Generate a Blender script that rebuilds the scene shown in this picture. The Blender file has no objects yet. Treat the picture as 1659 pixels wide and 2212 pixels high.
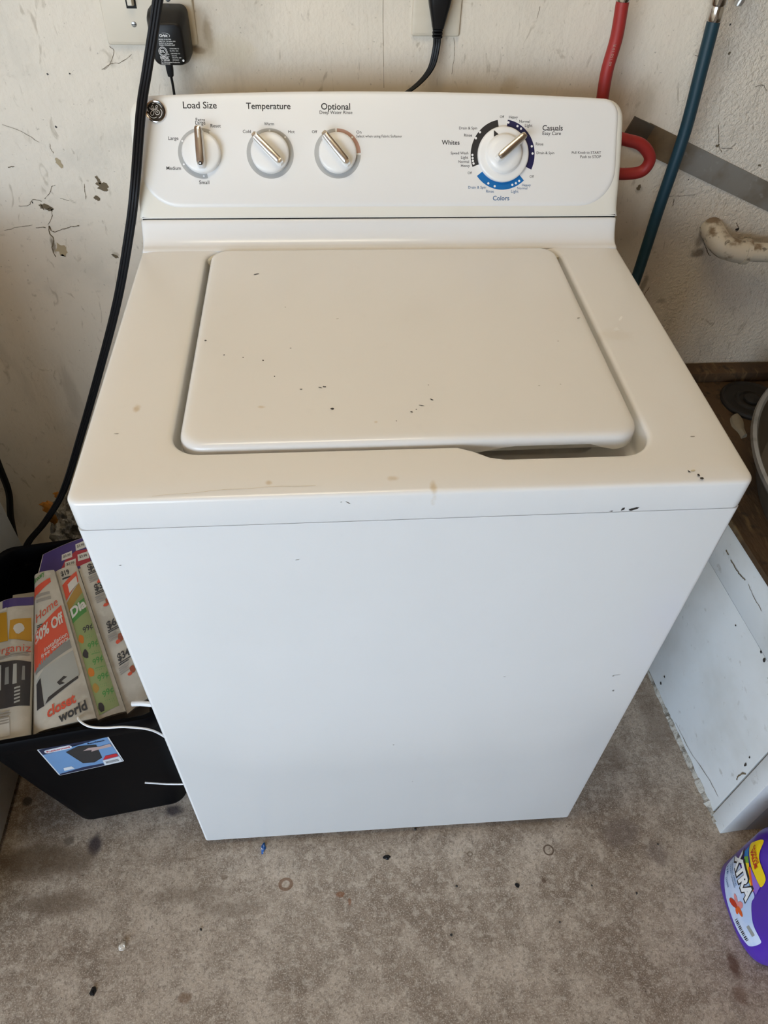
import bpy, bmesh, math, random
from mathutils import Vector, Matrix, Euler

# ------------------------------------------------------------------ camera, sky, sun, exposure
SC = bpy.context.scene
COL = SC.collection
CAM_POS = Vector((-0.08987, -0.50815, 1.43423))
CAM_ROT = Euler((0.754431, -0.028618, -0.073606), 'XYZ')
F_PX = 1590.3
cam_d = bpy.data.cameras.new('camera')
cam_d.sensor_fit = 'VERTICAL'
cam_d.sensor_height = 36.0
cam_d.lens = F_PX / 2212 * 36.0
cam_d.clip_start = 0.01
cam = bpy.data.objects.new('camera', cam_d)
cam.location = CAM_POS
cam.rotation_euler = CAM_ROT
COL.objects.link(cam)
SC.camera = cam

world = bpy.data.worlds.new('sky')
SC.world = world
world.use_nodes = True
_bg = world.node_tree.nodes['Background']
_bg.inputs[0].default_value = (0.655, 0.815, 1.0, 1)
_bg.inputs[1].default_value = 8.2

sun_d = bpy.data.lights.new('sun', 'SUN')
sun_d.energy = 5.0
sun_d.color = (1.0, 0.93, 0.80)
sun_d.angle = math.radians(0.6)
sun = bpy.data.objects.new('sun', sun_d)
sun.rotation_euler = Vector((0.15, -0.6, -0.78)).to_track_quat('-Z', 'Y').to_euler()
sun.location = (0, 6, 8)
COL.objects.link(sun)

portal_d = bpy.data.lights.new('garage_opening_portal', 'AREA')
portal_d.shape = 'RECTANGLE'
portal_d.size = 3.4
portal_d.size_y = 2.2
portal_d.cycles.is_portal = True
portal = bpy.data.objects.new('garage_opening_portal', portal_d)
portal.location = (-2.6, -3.35, 1.1)
portal.rotation_euler = (math.radians(90), 0, 0)
COL.objects.link(portal)

vs = SC.view_settings
vs.view_transform = 'Standard'
vs.look = 'None'
vs.gamma = 1.0
vs.use_curve_mapping = False
vs.exposure = 0.0
EXPOSURE = 0.47
FILL = 8.2          # radiance of the unseen fill light added at the end
vs.exposure = EXPOSURE

random.seed(7)
RM = CAM_ROT.to_matrix()


def at(px, py, axis, val):
    """where the sight line of a photo pixel meets the real plane axis = val"""
    d = RM @ Vector(((px - 829.5) / F_PX, -(py - 1106) / F_PX, -1.0))
    t = (val - CAM_POS[axis]) / d[axis]
    return CAM_POS + d * t


# ------------------------------------------------------------------ materials
def srgb(r, g, b):
    f = lambda c: (c / 255 / 12.92) if c / 255 <= 0.04045 else ((c / 255 + 0.055) / 1.055) ** 2.4
    return (f(r), f(g), f(b), 1.0)


class NM:
    """node material builder; colour is layered with noise and blobs in world position"""

    def __init__(self, name, col, rough=0.5, metal=0.0, spec=0.5, coat=0.0):
        self.m = bpy.data.materials.new(name)
        self.m.use_nodes = True
        self.t = self.m.node_tree
        self.b = self.t.nodes['Principled BSDF']
        self.b.inputs['Roughness'].default_value = rough
        self.b.inputs['Metallic'].default_value = metal
        self.b.inputs['Specular IOR Level'].default_value = spec
        if coat:
            self.b.inputs['Coat Weight'].default_value = coat
            self.b.inputs['Coat Roughness'].default_value = 0.08
        rgb = self.n('ShaderNodeRGB')
        rgb.outputs[0].default_value = col if len(col) == 4 else (*col, 1)
        self.c = rgb.outputs[0]
        self.pos = self.n('ShaderNodeNewGeometry').outputs['Position']
        self.h = None

    def n(self, k):
        return self.t.nodes.new(k)

    def l(self, a, b):
        self.t.links.new(a, b)

    def noise(self, scale, detail=4, rough=0.55, stretch=None, dist=0.0):
        n = self.n('ShaderNodeTexNoise')
        n.inputs['Scale'].default_value = scale
        n.inputs['Detail'].default_value = detail
        n.inputs['Roughness'].default_value = rough
        n.inputs['Distortion'].default_value = dist
        src = self.pos
        if stretch:
            v = self.n('ShaderNodeVectorMath')
            v.operation = 'MULTIPLY'
            self.l(src, v.inputs[0])
            v.inputs[1].default_value = stretch
            src = v.outputs[0]
        self.l(src, n.inputs['Vector'])
        return n.outputs['Fac']

    def ramp(self, fac, lo, hi, a=0.0, b=1.0):
        r = self.n('ShaderNodeMapRange')
        r.interpolation_type = 'SMOOTHSTEP'
        self.l(fac, r.inputs[0])
        r.inputs[1].default_value = lo
        r.inputs[2].default_value = hi
        r.inputs[3].default_value = a
        r.inputs[4].default_value = b
        return r.outputs[0]

    def mix(self, fac, col):
        x = self.n('ShaderNodeMix')
        x.data_type = 'RGBA'
        self.l(fac, x.inputs[0])
        self.l(self.c, x.inputs[6])
        x.inputs[7].default_value = col if len(col) == 4 else (*col, 1)
        self.c = x.outputs[2]
        return self

    def var(self, scale, col, lo=0.45, hi=0.65, amt=1.0, detail=4, stretch=None, dist=0.0):
        return self.mix(self.ramp(self.noise(scale, detail, stretch=stretch, dist=dist), lo, hi, 0, amt), col)

    def blob(self, c, r, col, amt=0.8, edge=0.45, nscale=40, namt=0.6, ring=None):
        """a stain with a shape of its own: centre, radii, colour"""
        if not hasattr(self, '_bn'):
            self._bn = {}
        if nscale not in self._bn:
            k = self.n('ShaderNodeTexNoise')
            k.inputs['Scale'].default_value = nscale
            k.inputs['Detail'].default_value = 3
            self.l(self.pos, k.inputs['Vector'])
            self._bn[nscale] = k.outputs['Color']
        s = self.n('ShaderNodeVectorMath')
        s.operation = 'SUBTRACT'
        self.l(self.pos, s.inputs[0])
        s.inputs[1].default_value = c
        d = self.n('ShaderNodeVectorMath')
        d.operation = 'DIVIDE'
        self.l(s.outputs[0], d.inputs[0])
        d.inputs[1].default_value = r
        a = self.n('ShaderNodeVectorMath')
        a.operation = 'MULTIPLY_ADD'
        self.l(self._bn[nscale], a.inputs[0])
        a.inputs[1].default_value = (namt * 2,) * 3
        a.inputs[2].default_value = (-namt,) * 3
        e = self.n('ShaderNodeVectorMath')
        e.operation = 'ADD'
        self.l(d.outputs[0], e.inputs[0])
        self.l(a.outputs[0], e.inputs[1])
        ln = self.n('ShaderNodeVectorMath')
        ln.operation = 'LENGTH'
        self.l(e.outputs[0], ln.inputs[0])
        f = self.ramp(ln.outputs['Value'], 1.0, edge, 0, amt)
        if ring:
            g = self.ramp(ln.outputs['Value'], ring, ring + 0.15, 0, 1)
            mm = self.n('ShaderNodeMath')
            mm.operation = 'MULTIPLY'
            self.l(f, mm.inputs[0])
            self.l(g, mm.inputs[1])
            f = mm.outputs[0]
        return self.mix(f, col)

    def bump(self, scale, strength=0.2, dist=0.002, detail=5, stretch=None, rough=0.55):
        bn = self.n('ShaderNodeBump')
        bn.inputs['Strength'].default_value = strength
        bn.inputs['Distance'].default_value = dist
        self.l(self.noise(scale, detail, rough, stretch), bn.inputs['Height'])
        if self.h is not None:
            self.l(self.h, bn.inputs['Normal'])
        self.h = bn.outputs['Normal']
        return self

    def done(self):
        self.l(self.c, self.b.inputs['Base Color'])
        if self.h is not None:
            self.l(self.h, self.b.inputs['Normal'])
        return self.m


def flat(name, col, rough=0.5, metal=0.0, spec=0.5, var=0.06, coat=0.0):
    m = NM(name, col, rough, metal, spec, coat)
    d = tuple(c * (1 - var * 3) for c in col[:3])
    m.var(25, d, 0.35, 0.8, 0.6)
    return m.done()


M = {}
m = NM('white_enamel', (0.82, 0.815, 0.80), 0.22, spec=0.5)
m.var(3, (0.78, 0.775, 0.755), 0.4, 0.7, 0.5).var(40, (0.78, 0.775, 0.76), 0.6, 0.8, 0.4)
# rusty fingerprints and drips on the cover
for (x, y, rx, ry, a) in [(-0.2968, 0.1374, .006, .009, .55), (-0.1508, 0.0169, .005, .004, .5), (-0.0278, 0.0174, .007, .005, .4),
                          (0.0121, 0.0045, .005, .010, .55), (-0.162, 0.128, .006, .003, .4), (-0.039, 0.0979, .003, .003, .4), (.272, .262, .03, .02, .12)]:
    m.blob((x, y, .921), (rx, ry, .03), (.52, .38, .17), a, 0.2, 120, .4)
M['enamel'] = m.done()
M['gap'] = flat('dark_gap', (.012, .012, .011), .8)
m = NM('cream_plastic', (0.80, 0.785, 0.72), 0.28)
m.var(4, (.77, .74, .65), .45, .7, .6)
M['housing'] = m.done()
m = NM('panel_white', (0.81, 0.805, 0.79), 0.35)
m.var(3, (.79, .78, .76), .4, .7, .6)
M['panel'] = m.done()
M['knob'] = flat('knob_white_plastic', (.83, .825, .81), .3, var=.015)
M['hinge'] = flat('aged_hinge_plastic', (.62, .56, .42), .45)
M['chrome'] = NM('chrome', (.72, .70, .67), .16, 1.0).bump(30, .03, .001).done()
M['brushed'] = NM('worn_chrome', (.62, .60, .56), .28, 1.0).var(60, (.45, .42, .38), .5, .75, .6).done()
M['ink'] = flat('black_ink', (.018, .018, .02), .5)
M['ink_grey'] = flat('grey_ink', (.42, .42, .41), .5, var=.02)
M['ink_pink'] = flat('dusty_pink_ink', (.50, .30, .24), .5, var=.02)
M['ink_black'] = flat('charcoal_ink', (.022, .022, .024), .45)
M['ink_navy'] = flat('navy_ink', (.008, .01, .07), .45)
M['ink_blue'] = flat('blue_ink', (.0, .14, .42), .45, var=.02)
M['ink_bluet'] = flat('blue_text_ink', (.02, .12, .28), .45, var=.02)
M['white'] = flat('white_ink', (.85, .85, .84), .5, var=.01)
M['emblem'] = flat('emblem_black', (.02, .015, .012), .3)
M['chip'] = flat('bare_metal_chip', (.035, .03, .026), .6)
M['scuff'] = flat('grey_scuff', (.30, .28, .25), .6)
M['rubber'] = flat('black_rubber', (.006, .006, .007), .45, spec=.25, var=.05)
M['blackplastic'] = flat('black_plastic', (.006, .006, .007), .4, spec=.25)
M['adapter'] = NM('adapter_black_plastic', (.007, .0065, .0065), .45, spec=.3).bump(400, .1, .0005).done()
m = NM('bin_black_plastic', (.0016, .0016, .0024), .5, spec=.06)
m.var(30, (.012, .011, .010), .64, .8, .5)
M['bin'] = m.done()
m = NM('red_hose_rubber', (.33, .022, .018), .5)
m.var(25, (.24, .018, .016), .5, .7, .7)
M['red'] = m.done()
m = NM('teal_hose_rubber', (.006, .036, .055), .45)
m.var(20, (.012, .034, .046), .55, .75, .6)
M['teal'] = m.done()
M['steel'] = NM('galvanised_steel', (.50, .50, .49), .38, 0.9).var(35, (.3, .29, .27), .5, .75, .6).done()

# painted garage wall: old cream paint, rough brush texture, stains, peeled patches
m = NM('old_wall_paint', srgb(228, 217, 200), .55)
m.var(2.2, srgb(212, 204, 190), .40, .70, .8).var(9, srgb(204, 196, 182), .50, .75, .6).var(55, srgb(196, 186, 170), .62, .78, .5)
m.var(160, srgb(150, 138, 120), .68, .76, .6).var(30, srgb(168, 154, 132), .60, .72, .55, 7, stretch=(1.6, 1, .7), dist=1.5).var(5, srgb(190, 180, 164), .58, .74, .6, stretch=(2.5, 1, .6))
for (x, z, rx, rz, col, a, ns) in [
    
    
    (-.5548, .8049, .006, .02, (110, 92, 66), .7, 80), (-.4531, .7868, .008, .006, (150, 134, 108), .5, 90),
    
    
    
    
    
    
    (.524, .7156, .008, .03, (112, 98, 80), .6, 90),
    (.6049, .8127, .010, .03, (110, 88, 62), .6, 60), (.61, .78, .02, .012, (90, 70, 48), .7, 60), (.55, .62, .02, .012, (130, 112, 90), .4, 90),
    (.57, .68, .012, .008, (124, 108, 90), .4, 90), (.4622, .8979, .01, .01, (140, 126, 106), .4, 90),
    (-.2447, 1.125, .010, .03, (150, 128, 92), .6, 60), (-.262, 1.104, .016, .006, (120, 92, 60), .7, 60), (-.39, 1.09, .006, .015, (170, 158, 138), .4, 90),
    (-.22, 1.10, .05, .03, (206, 192, 164), .5, 20), (.12, 1.05, .05, .03, (200, 184, 158), .4, 20), (.21, 1.06, .02, .02, (196, 178, 146), .45, 30),
    (.43, 1.03, .03, .05, (176, 162, 138), .4, 30)]:
    m.blob((x, .74, z), (rx, .05, rz), srgb(*col), a, .35, ns, .55)
m.bump(14, .3, .006, 5).bump(90, .6, .0022, 7).bump(26, .35, .003, 6, stretch=(3.0, 1, .5))
# rough stucco right of the teal hose
_sx = m.n('ShaderNodeSeparateXYZ')
m.l(m.pos, _sx.inputs[0])
_st = m.n('ShaderNodeMath')
_st.operation = 'MULTIPLY'
m.l(m.ramp(_sx.outputs[0], .46, .52), _st.inputs[0])
m.l(m.noise(150, 4, .6), _st.inputs[1])
_sb = m.n('ShaderNodeBump')
_sb.inputs['Strength'].default_value = .9
_sb.inputs['Distance'].default_value = .006
m.l(_st.outputs[0], _sb.inputs['Height'])
m.l(m.h, _sb.inputs['Normal'])
m.h = _sb.outputs['Normal']
M['wall'] = m.done()
M['peel'] = flat('bare_plaster', srgb(178, 160, 128), .8)
M['crack'] = flat('dark_crack', srgb(112, 98, 76), .9, var=.12)
M['sidewall'] = NM('garage_side_wall', srgb(186, 172, 150), .7).var(3, srgb(170, 155, 132), .4, .7, .7).done()
M['ceiling'] = NM('bare_wood_ceiling', srgb(176, 128, 80), .7).var(2, srgb(150, 106, 64), .4, .7, .8, stretch=(1, 8, 1)).done()
M['drive'] = NM('driveway_concrete', srgb(196, 184, 166), .8).var(4, srgb(176, 166, 150), .4, .7, .7).done()

# worn concrete floor
m = NM('worn_concrete', srgb(172, 158, 142), .65)
m.var(3.5, srgb(124, 108, 92), .36, .64, .85, 8).var(11, srgb(192, 179, 163), .42, .68, .75, 8).var(28, srgb(114, 99, 84), .42, .70, .52, 9)
m.var(75, srgb(204, 193, 178), .47, .68, .55, 9).var(190, srgb(98, 85, 72), .47, .66, .48, 7).var(420, srgb(212, 202, 188), .50, .66, .60, 4)
m.var(240, srgb(62, 52, 43), .67, .72, .7, 3)
for (px, py, rx, ry, col, a, ns, ring) in [
    (205, 1825, .020, .024, (44, 36, 46), .9, 45, None), (150, 1815, .012, .012, (70, 58, 48), .6, 50, None), (375, 1752, .022, .016, (46, 40, 50), .85, 45, None),
    (60, 1730, .012, .012, (50, 42, 36), .8, 50, None), (80, 1860, .14, .045, (86, 68, 49), .75, 14, None), (130, 1950, .10, .025, (94, 76, 57), .6, 16, None),
    (420, 1930, .10, .02, (104, 88, 70), .35, 14, None), (500, 1960, .08, .02, (104, 90, 74), .35, 14, None),
    (617, 1910, .014, .012, (110, 74, 44), .75, 90, .45), (735, 1932, .010, .006, (128, 78, 40), .7, 90, None), (755, 1948, .004, .008, (128, 78, 40), .7, 90, None),
    (1185, 1836, .0105, .0105, (84, 66, 50), .9, 60, .62), (1015, 1845, .006, .005, (96, 80, 62), .7, 60, .5), (1175, 1902, .006, .006, (80, 58, 40), .7, 90, None),
    (1340, 1800, .05, .04, (110, 98, 92), .5, 25, None), (1420, 1840, .03, .03, (104, 92, 88), .4, 25, None), (1150, 1770, .06, .03, (120, 104, 84), .4, 20, None),
    (400, 2155, .014, .010, (112, 82, 54), .55, 60, None), (1585, 2085, .014, .028, (92, 62, 42), .85, 60, None), (1600, 2150, .016, .022, (104, 74, 54), .6, 60, None),
    (485, 1895, .008, .006, (96, 76, 54), .6, 60, None), (1420, 1560, .05, .10, (112, 96, 82), .5, 14, None), (1330, 1640, .03, .05, (110, 92, 76), .4, 20, None)]:
    p = at(px, py, 2, 0)
    m.blob((p.x, p.y, 0), (rx, ry, .05), srgb(*col), a, (.35 if max(rx, ry) > .02 else .55) if ring is None else .9, ns, .45 if ring is None else .10, ring)
m.bump(60, .2, .002, 8).bump(300, .4, .0012, 5)
M['floor'] = m.done()


# ------------------------------------------------------------------ mesh building
ORG = {}


def link(name, me, mat, parent=None, smooth=True, sharp=35):
    """one mesh object from world coordinates; origin at its parent's origin or its own base"""
    ob = bpy.data.objects.new(name, me)
    COL.objects.link(ob)
    if mat is not None:
        if isinstance(mat, (list, tuple)):
            for q in mat:
                me.materials.append(q)
        else:
            me.materials.append(mat)
    if parent is not None:
        o = ORG[parent.name]
        ob.parent = parent
    else:
        vs_ = [v.co for v in me.vertices]
        lo = [min(v[i] for v in vs_) for i in range(3)]
        hi = [max(v[i] for v in vs_) for i in range(3)]
        o = Vector(((lo[0] + hi[0]) / 2, (lo[1] + hi[1]) / 2, lo[2]))
        ob.location = o
    me.transform(Matrix.Translation(-o))
    ORG[ob.name] = o
    if smooth:
        for p_ in me.polygons:
            p_.use_smooth = True
        me.set_sharp_from_angle(angle=math.radians(sharp))
    me.update()
    return ob


def thing(name, loc, label, cat, group=None):
    o = bpy.data.objects.new(name, None)
    o.empty_display_size = 0.05
    o.location = loc
    COL.objects.link(o)
    ORG[o.name] = Vector(loc)
    tag(o, label, cat, group)
    return o


def tag(o, label=None, cat=None, group=None, kind=None):
    if label:
        o['label'] = label
    if cat:
        o['category'] = cat
    if group:
        o['group'] = group
    if kind:
        o['kind'] = kind
    return o


class MB:
    def __init__(self):
        self.v = []
        self.f = []

    def add(self, vs_, fs):
        k = len(self.v)
        self.v += [tuple(q) for q in vs_]
        self.f += [tuple(i + k for i in f) for f in fs]
        return self

    def box(self, x0, x1, y0, y1, z0, z1, mat=None):
        vs_ = [Vector((x, y, z)) for z in (z0, z1) for y in (y0, y1) for x in (x0, x1)]
        if mat is not None:
            vs_ = [mat @ q for q in vs_]
        return self.add(vs_, [(0, 2, 3, 1), (4, 5, 7, 6), (0, 1, 5, 4), (2, 6, 7, 3), (0, 4, 6, 2), (1, 3, 7, 5)])

    def loft(self, rings, cap0=True, cap1=True, closed=True):
        n = len(rings[0])
        vs_ = [q for r in rings for q in r]
        fs = []
        for i in range(len(rings) - 1):
            for j in range(n if closed else n - 1):
                a, b = i * n + j, i * n + (j + 1) % n
                fs.append((a, b, b + n, a + n))
        if cap0:
            fs.append(tuple(range(n - 1, -1, -1)))
        if cap1:
            fs.append(tuple(range((len(rings) - 1) * n, len(rings) * n)))
        return self.add(vs_, fs)

    def tube(self, pts, r, n=10, cap=True):
        pts = [Vector(p_) for p_ in pts]
        rings = []
        up = None
        for i, p_ in enumerate(pts):
            t = (pts[min(i + 1, len(pts) - 1)] - pts[max(i - 1, 0)]).normalized()
            if up is None:
                up = t.orthogonal().normalized()
            else:
                up = (up - t * up.dot(t)).normalized()
            s = t.cross(up)
            rr = r[i] if isinstance(r, (list, tuple)) else r
            rings.append([p_ + up * math.cos(a) * rr + s * math.sin(a) * rr for a in [2 * math.pi * k / n for k in range(n)]])
        return self.loft(rings, cap, cap)

    def lathe(self, prof, frame, n=48, cap0=True, cap1=True):
        """prof = [(radius, height)...]; frame(x, y, h) -> point"""
        rings = [[frame(r * math.cos(a), r * math.sin(a), h) for a in [2 * math.pi * k / n for k in range(n)]] for r, h in prof]
        return self.loft(rings, cap0, cap1)

    def build(self, name, mat, parent=None, smooth=True, sharp=35, bevel=0.0, seg=2):
        me = bpy.data.meshes.new(name)
        me.from_pydata(self.v, [], self.f)
        bm = bmesh.new()
        bm.from_mesh(me)
        bmesh.ops.recalc_face_normals(bm, faces=bm.faces)
        if bevel:
            bmesh.ops.bevel(bm, geom=list(bm.edges), offset=bevel, segments=seg, affect='EDGES', profile=0.5, clamp_overlap=True)
        bm.to_mesh(me)
        bm.free()
        return link(name, me, mat, parent, smooth, sharp)


def spline(pts, n=8):
    """Catmull-Rom through points"""
    P = [Vector(p_) for p_ in pts]
    out = []
    for i in range(len(P) - 1):
        p0 = P[i - 1] if i else P[0] * 2 - P[1]
        p1, p2 = P[i], P[i + 1]
        p3 = P[i + 2] if i + 2 < len(P) else P[-1] * 2 - P[-2]
        for k in range(n):
            t = k / n
            out.append(0.5 * ((2 * p1) + (p2 - p0) * t + (2 * p0 - 5 * p1 + 4 * p2 - p3) * t * t + (3 * p1 - p0 - 3 * p2 + p3) * t ** 3))
    out.append(P[-1])
    return out


def closed_spline(pts, n=6):
    P = [Vector((*p_, 0)) for p_ in pts]
    out = []
    L = len(P)
    for i in range(L):
        p0, p1, p2, p3 = P[i - 1], P[i], P[(i + 1) % L], P[(i + 2) % L]
        for k in range(n):
            t = k / n
            q = 0.5 * ((2 * p1) + (p2 - p0) * t + (2 * p0 - 5 * p1 + 4 * p2 - p3) * t * t + (3 * p1 - p0 - 3 * p2 + p3) * t ** 3)
            out.append((q.x, q.y))
    return out


def rrect(x0, x1, y0, y1, r, nc=8, ns=16, y0r=None, notch=None):
    """rounded rectangle counter-clockwise from the front-left corner; y0r: front edge at the right"""
    yr = y0 if y0r is None else y0r
    rr = r if isinstance(r, (list, tuple)) else (r,) * 4
    out = []
    cs = [(x0, y0, rr[0], 1, 1, 180), (x1, yr, rr[1], -1, 1, 270), (x1, y1, rr[2], -1, -1, 0), (x0, y1, rr[3], 1, -1, 90)]
    for i, (cx, cy, q, sx, sy, a0) in enumerate(cs):
        for k in range(nc + 1):
            a = math.radians(a0 + 90 * k / nc)
            out.append((cx + sx * q + q * math.cos(a), cy + sy * q + q * math.sin(a)))
        nx, ny, q2, sx2, sy2, a2 = cs[(i + 1) % 4]
        p1 = (nx + sx2 * q2 + q2 * math.cos(math.radians(a2)), ny + sy2 * q2 + q2 * math.sin(math.radians(a2)))
        p0 = out[-1]
        for k in range(1, ns):
            t = k / ns
            x = p0[0] + (p1[0] - p0[0]) * t
            y = p0[1] + (p1[1] - p0[1]) * t
            if i == 0 and notch:
                y = notch(x)
            out.append((x, y))
    return out


# ------------------------------------------------------------------ flat print: text and shapes laid on a surface
def text_poly(s, bold=0.0):
    c = bpy.data.curves.new('t', 'FONT')
    c.body = s
    c.size = 1.0
    c.resolution_u = 3
    c.offset = bold
    o = bpy.data.objects.new('t', c)
    COL.objects.link(o)
    dg = bpy.context.evaluated_depsgraph_get()
    me = bpy.data.meshes.new_from_object(o.evaluated_get(dg))
    vs_ = [(v.co.x, v.co.y) for v in me.vertices]
    fs = [tuple(p_.vertices) for p_ in me.polygons]
    bpy.data.objects.remove(o)
    bpy.data.curves.remove(c)
    bpy.data.meshes.remove(me)
    return vs_, fs


def lettering(s, x0, x1, base, fn, mat, parent, height=None, bold=0.0, name='lettering', slant=0.0, dirv=None):
    """text fitted between x0 and x1 on its baseline, in surface coordinates mapped by fn(u, v)"""
    vs_, fs = text_poly(s, bold)
    if not vs_:
        return None
    a = min(v[0] for v in vs_)
    b = max(v[0] for v in vs_)
    k = (x1 - x0) / (b - a)
    top = max(v[1] for v in vs_)
    ky = k if height is None else height / 0.73
    out = []
    for x, y in vs_:
        u, w = x0 + (x - a) * k, y * ky
        out.append(fn(u + slant * w, base + w + (dirv or 0.0) * (u - x0)))
    me = bpy.data.meshes.new(name)
    me.from_pydata([tuple(q) for q in out], [], fs)
    return link(name, me, mat, parent, smooth=False)


def decal(name, polys, fn, mat, parent, maxlen=None):
    bm = bmesh.new()
    for poly in polys:
        vs_ = [bm.verts.new((p_[0], p_[1], 0)) for p_ in poly]
        try:
            bm.faces.new(vs_)
        except ValueError:
            pass
    bmesh.ops.triangulate(bm, faces=bm.faces)
    if maxlen:
        for _ in range(7):
            es = [e for e in bm.edges if e.calc_length() > maxlen]
            if not es:
                break
            bmesh.ops.subdivide_edges(bm, edges=es, cuts=1)
            bmesh.ops.triangulate(bm, faces=bm.faces)
    for v in bm.verts:
        v.co = Vector(fn(v.co.x, v.co.y))
    me = bpy.data.meshes.new(name)
    bm.to_mesh(me)
    bm.free()
    return link(name, me, mat, parent, smooth=False)


def blobpoly(cx, cy, rx, ry, seed, n=14, rough=0.35, rot=0.0):
    r = random.Random(seed)
    out = []
    for k in range(n):
        a = 2 * math.pi * k / n
        q = 1 - rough * r.random()
        x, y = rx * q * math.cos(a), ry * q * math.sin(a)
        out.append((cx + x * math.cos(rot) - y * math.sin(rot), cy + x * math.sin(rot) + y * math.cos(rot)))
    return out


def strip(pts, w0, seed=0):
    """thin wavering line as quads"""
    r = random.Random(seed)
    out = []
    for i in range(len(pts) - 1):
        (x0, y0), (x1, y1) = pts[i], pts[i + 1]
        d = Vector((x1 - x0, y1 - y0))
        n = Vector((-d.y, d.x)).normalized()
        wa, wb = w0 * r.uniform(.5, 1.3), w0 * r.uniform(.5, 1.3)
        out.append([(x0 + n.x * wa, y0 + n.y * wa), (x0 - n.x * wa, y0 - n.y * wa), (x1 - n.x * wb, y1 - n.y * wb), (x1 + n.x * wb, y1 + n.y * wb)])
    return out


def arcpoly(cx, cy, r0, r1, a0, a1, n=40):
    """ring sector, angles clockwise from up"""
    o = [(cx + r1 * math.sin(math.radians(a0 + (a1 - a0) * k / n)), cy + r1 * math.cos(math.radians(a0 + (a1 - a0) * k / n))) for k in range(n + 1)]
    i = [(cx + r0 * math.sin(math.radians(a1 - (a1 - a0) * k / n)), cy + r0 * math.cos(math.radians(a1 - (a1 - a0) * k / n))) for k in range(n + 1)]
    quads = []
    for k in range(n):
        quads.append([o[k], o[k + 1], i[n - k - 1], i[n - k]])
    return quads


def disc(cx, cy, r, n=14):
    return [(cx + r * math.cos(2 * math.pi * k / n), cy + r * math.sin(2 * math.pi * k / n)) for k in range(n)]

# ------------------------------------------------------------------ the garage shell
YW = 0.74
CEIL = 2.5
XL, XR, YF = -4.6, 2.2, -3.4


def struct(name, mb, mat, **k):
    return tag(mb.build(name, mat, None, **k), kind='structure')


floor = struct('floor', MB().box(XL - .1, XR + .1, YF - .1, YW + .1, -.1, 0), M['floor'], smooth=False)
wall_back = struct('wall_back', MB().box(XL - .1, XR + .1, YW, YW + .12, 0, CEIL), M['wall'], smooth=False)
struct('wall_left', MB().box(XL - .12, XL, YF, YW, 0, CEIL), M['sidewall'], smooth=False)
struct('wall_right', MB().box(XR, XR + .12, YF, YW, 0, CEIL), M['sidewall'], smooth=False)
struct('ceiling', MB().box(XL - .12, XR + .12, YF - .12, YW + .12, CEIL, CEIL + .12), M['ceiling'], smooth=False)
fw = MB()
fw.box(XL - .12, -4.3, YF - .12, YF, 0, CEIL).box(-.9, XR + .12, YF - .12, YF, 0, CEIL).box(-4.3, -.9, YF - .12, YF, 2.2, CEIL)
struct('wall_front', fw, M['sidewall'], smooth=False)
struct('driveway', MB().box(-16, 12, -24, YF - .1, -.12, -.01), M['drive'], smooth=False)


def wm(x, z, o=.0006):
    return Vector((x, YW - o, z))


def wpx(px, py):
    p_ = at(px, py, 1, YW)
    return (p_.x, p_.z)


# cracks and peeled paint on the wall
cr = 0
for pts, w in [
    ([(40, 445), (62, 443), (70, 432), (90, 434)], .0007), ([(88, 440), (95, 452), (110, 450), (112, 470), (104, 485)], .0009),
    ([(96, 430), (108, 415), (112, 402), (120, 400)], .0007), ([(10, 498), (40, 490), (70, 486)], .0006),
    ([(78, 491), (98, 491)], .0012), ([(106, 488), (114, 500), (130, 497), (150, 490), (172, 488)], .0012),
    ([(106, 488), (108, 505), (116, 515), (113, 535), (120, 555)], .0016), ([(5, 268), (50, 285), (85, 308)], .0005),
    ([(183, 398), (185, 430)], .0007), ([(130, 428), (150, 433)], .0006), ([(17, 361), (31, 359)], .0012),
    ([(220, 150), (240, 138), (262, 134), (285, 116)], .0006), ([(236, 100), (246, 110), (238, 140), (222, 150)], .0005),
    ([(108, 311), (110, 322), (116, 330)], .0006), ([(1456, 430), (1453, 445)], .0011), ([(1590, 480), (1595, 495), (1588, 500)], .0012),
    ([(1512, 490), (1520, 520), (1528, 545), (1535, 552)], .0013), ([(1551, 270), (1553, 312), (1558, 330)], .0009),
    ([(1558, 320), (1582, 320)], .0008), ([(1500, 120), (1530, 125)], .0006), ([(1630, 188), (1648, 184), (1655, 196)], .0007),
    ([(1510, 380), (1492, 395)], .0004), ([(1440, 425), (1500, 420)], .0006), ([(1165, 15), (1160, 40)], .0005),
    ([(827, 0), (830, 190)], .0004), ([(980, 82), (982, 120), (975, 160)], .0004), ([(1390, 640), (1402, 620)], .0012)]:
    sp = [(q.x, q.y) for q in spline([(*wpx(*q), 0) for q in pts], 4)]
    r_ = random.Random(cr)
    sp = [(x + r_.uniform(-.0008, .0008), z + r_.uniform(-.0008, .0008)) for x, z in sp]
    decal('crack', strip(sp, w * .6, cr), wm, M['crack'], wall_back)
    cr += 1
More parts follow.
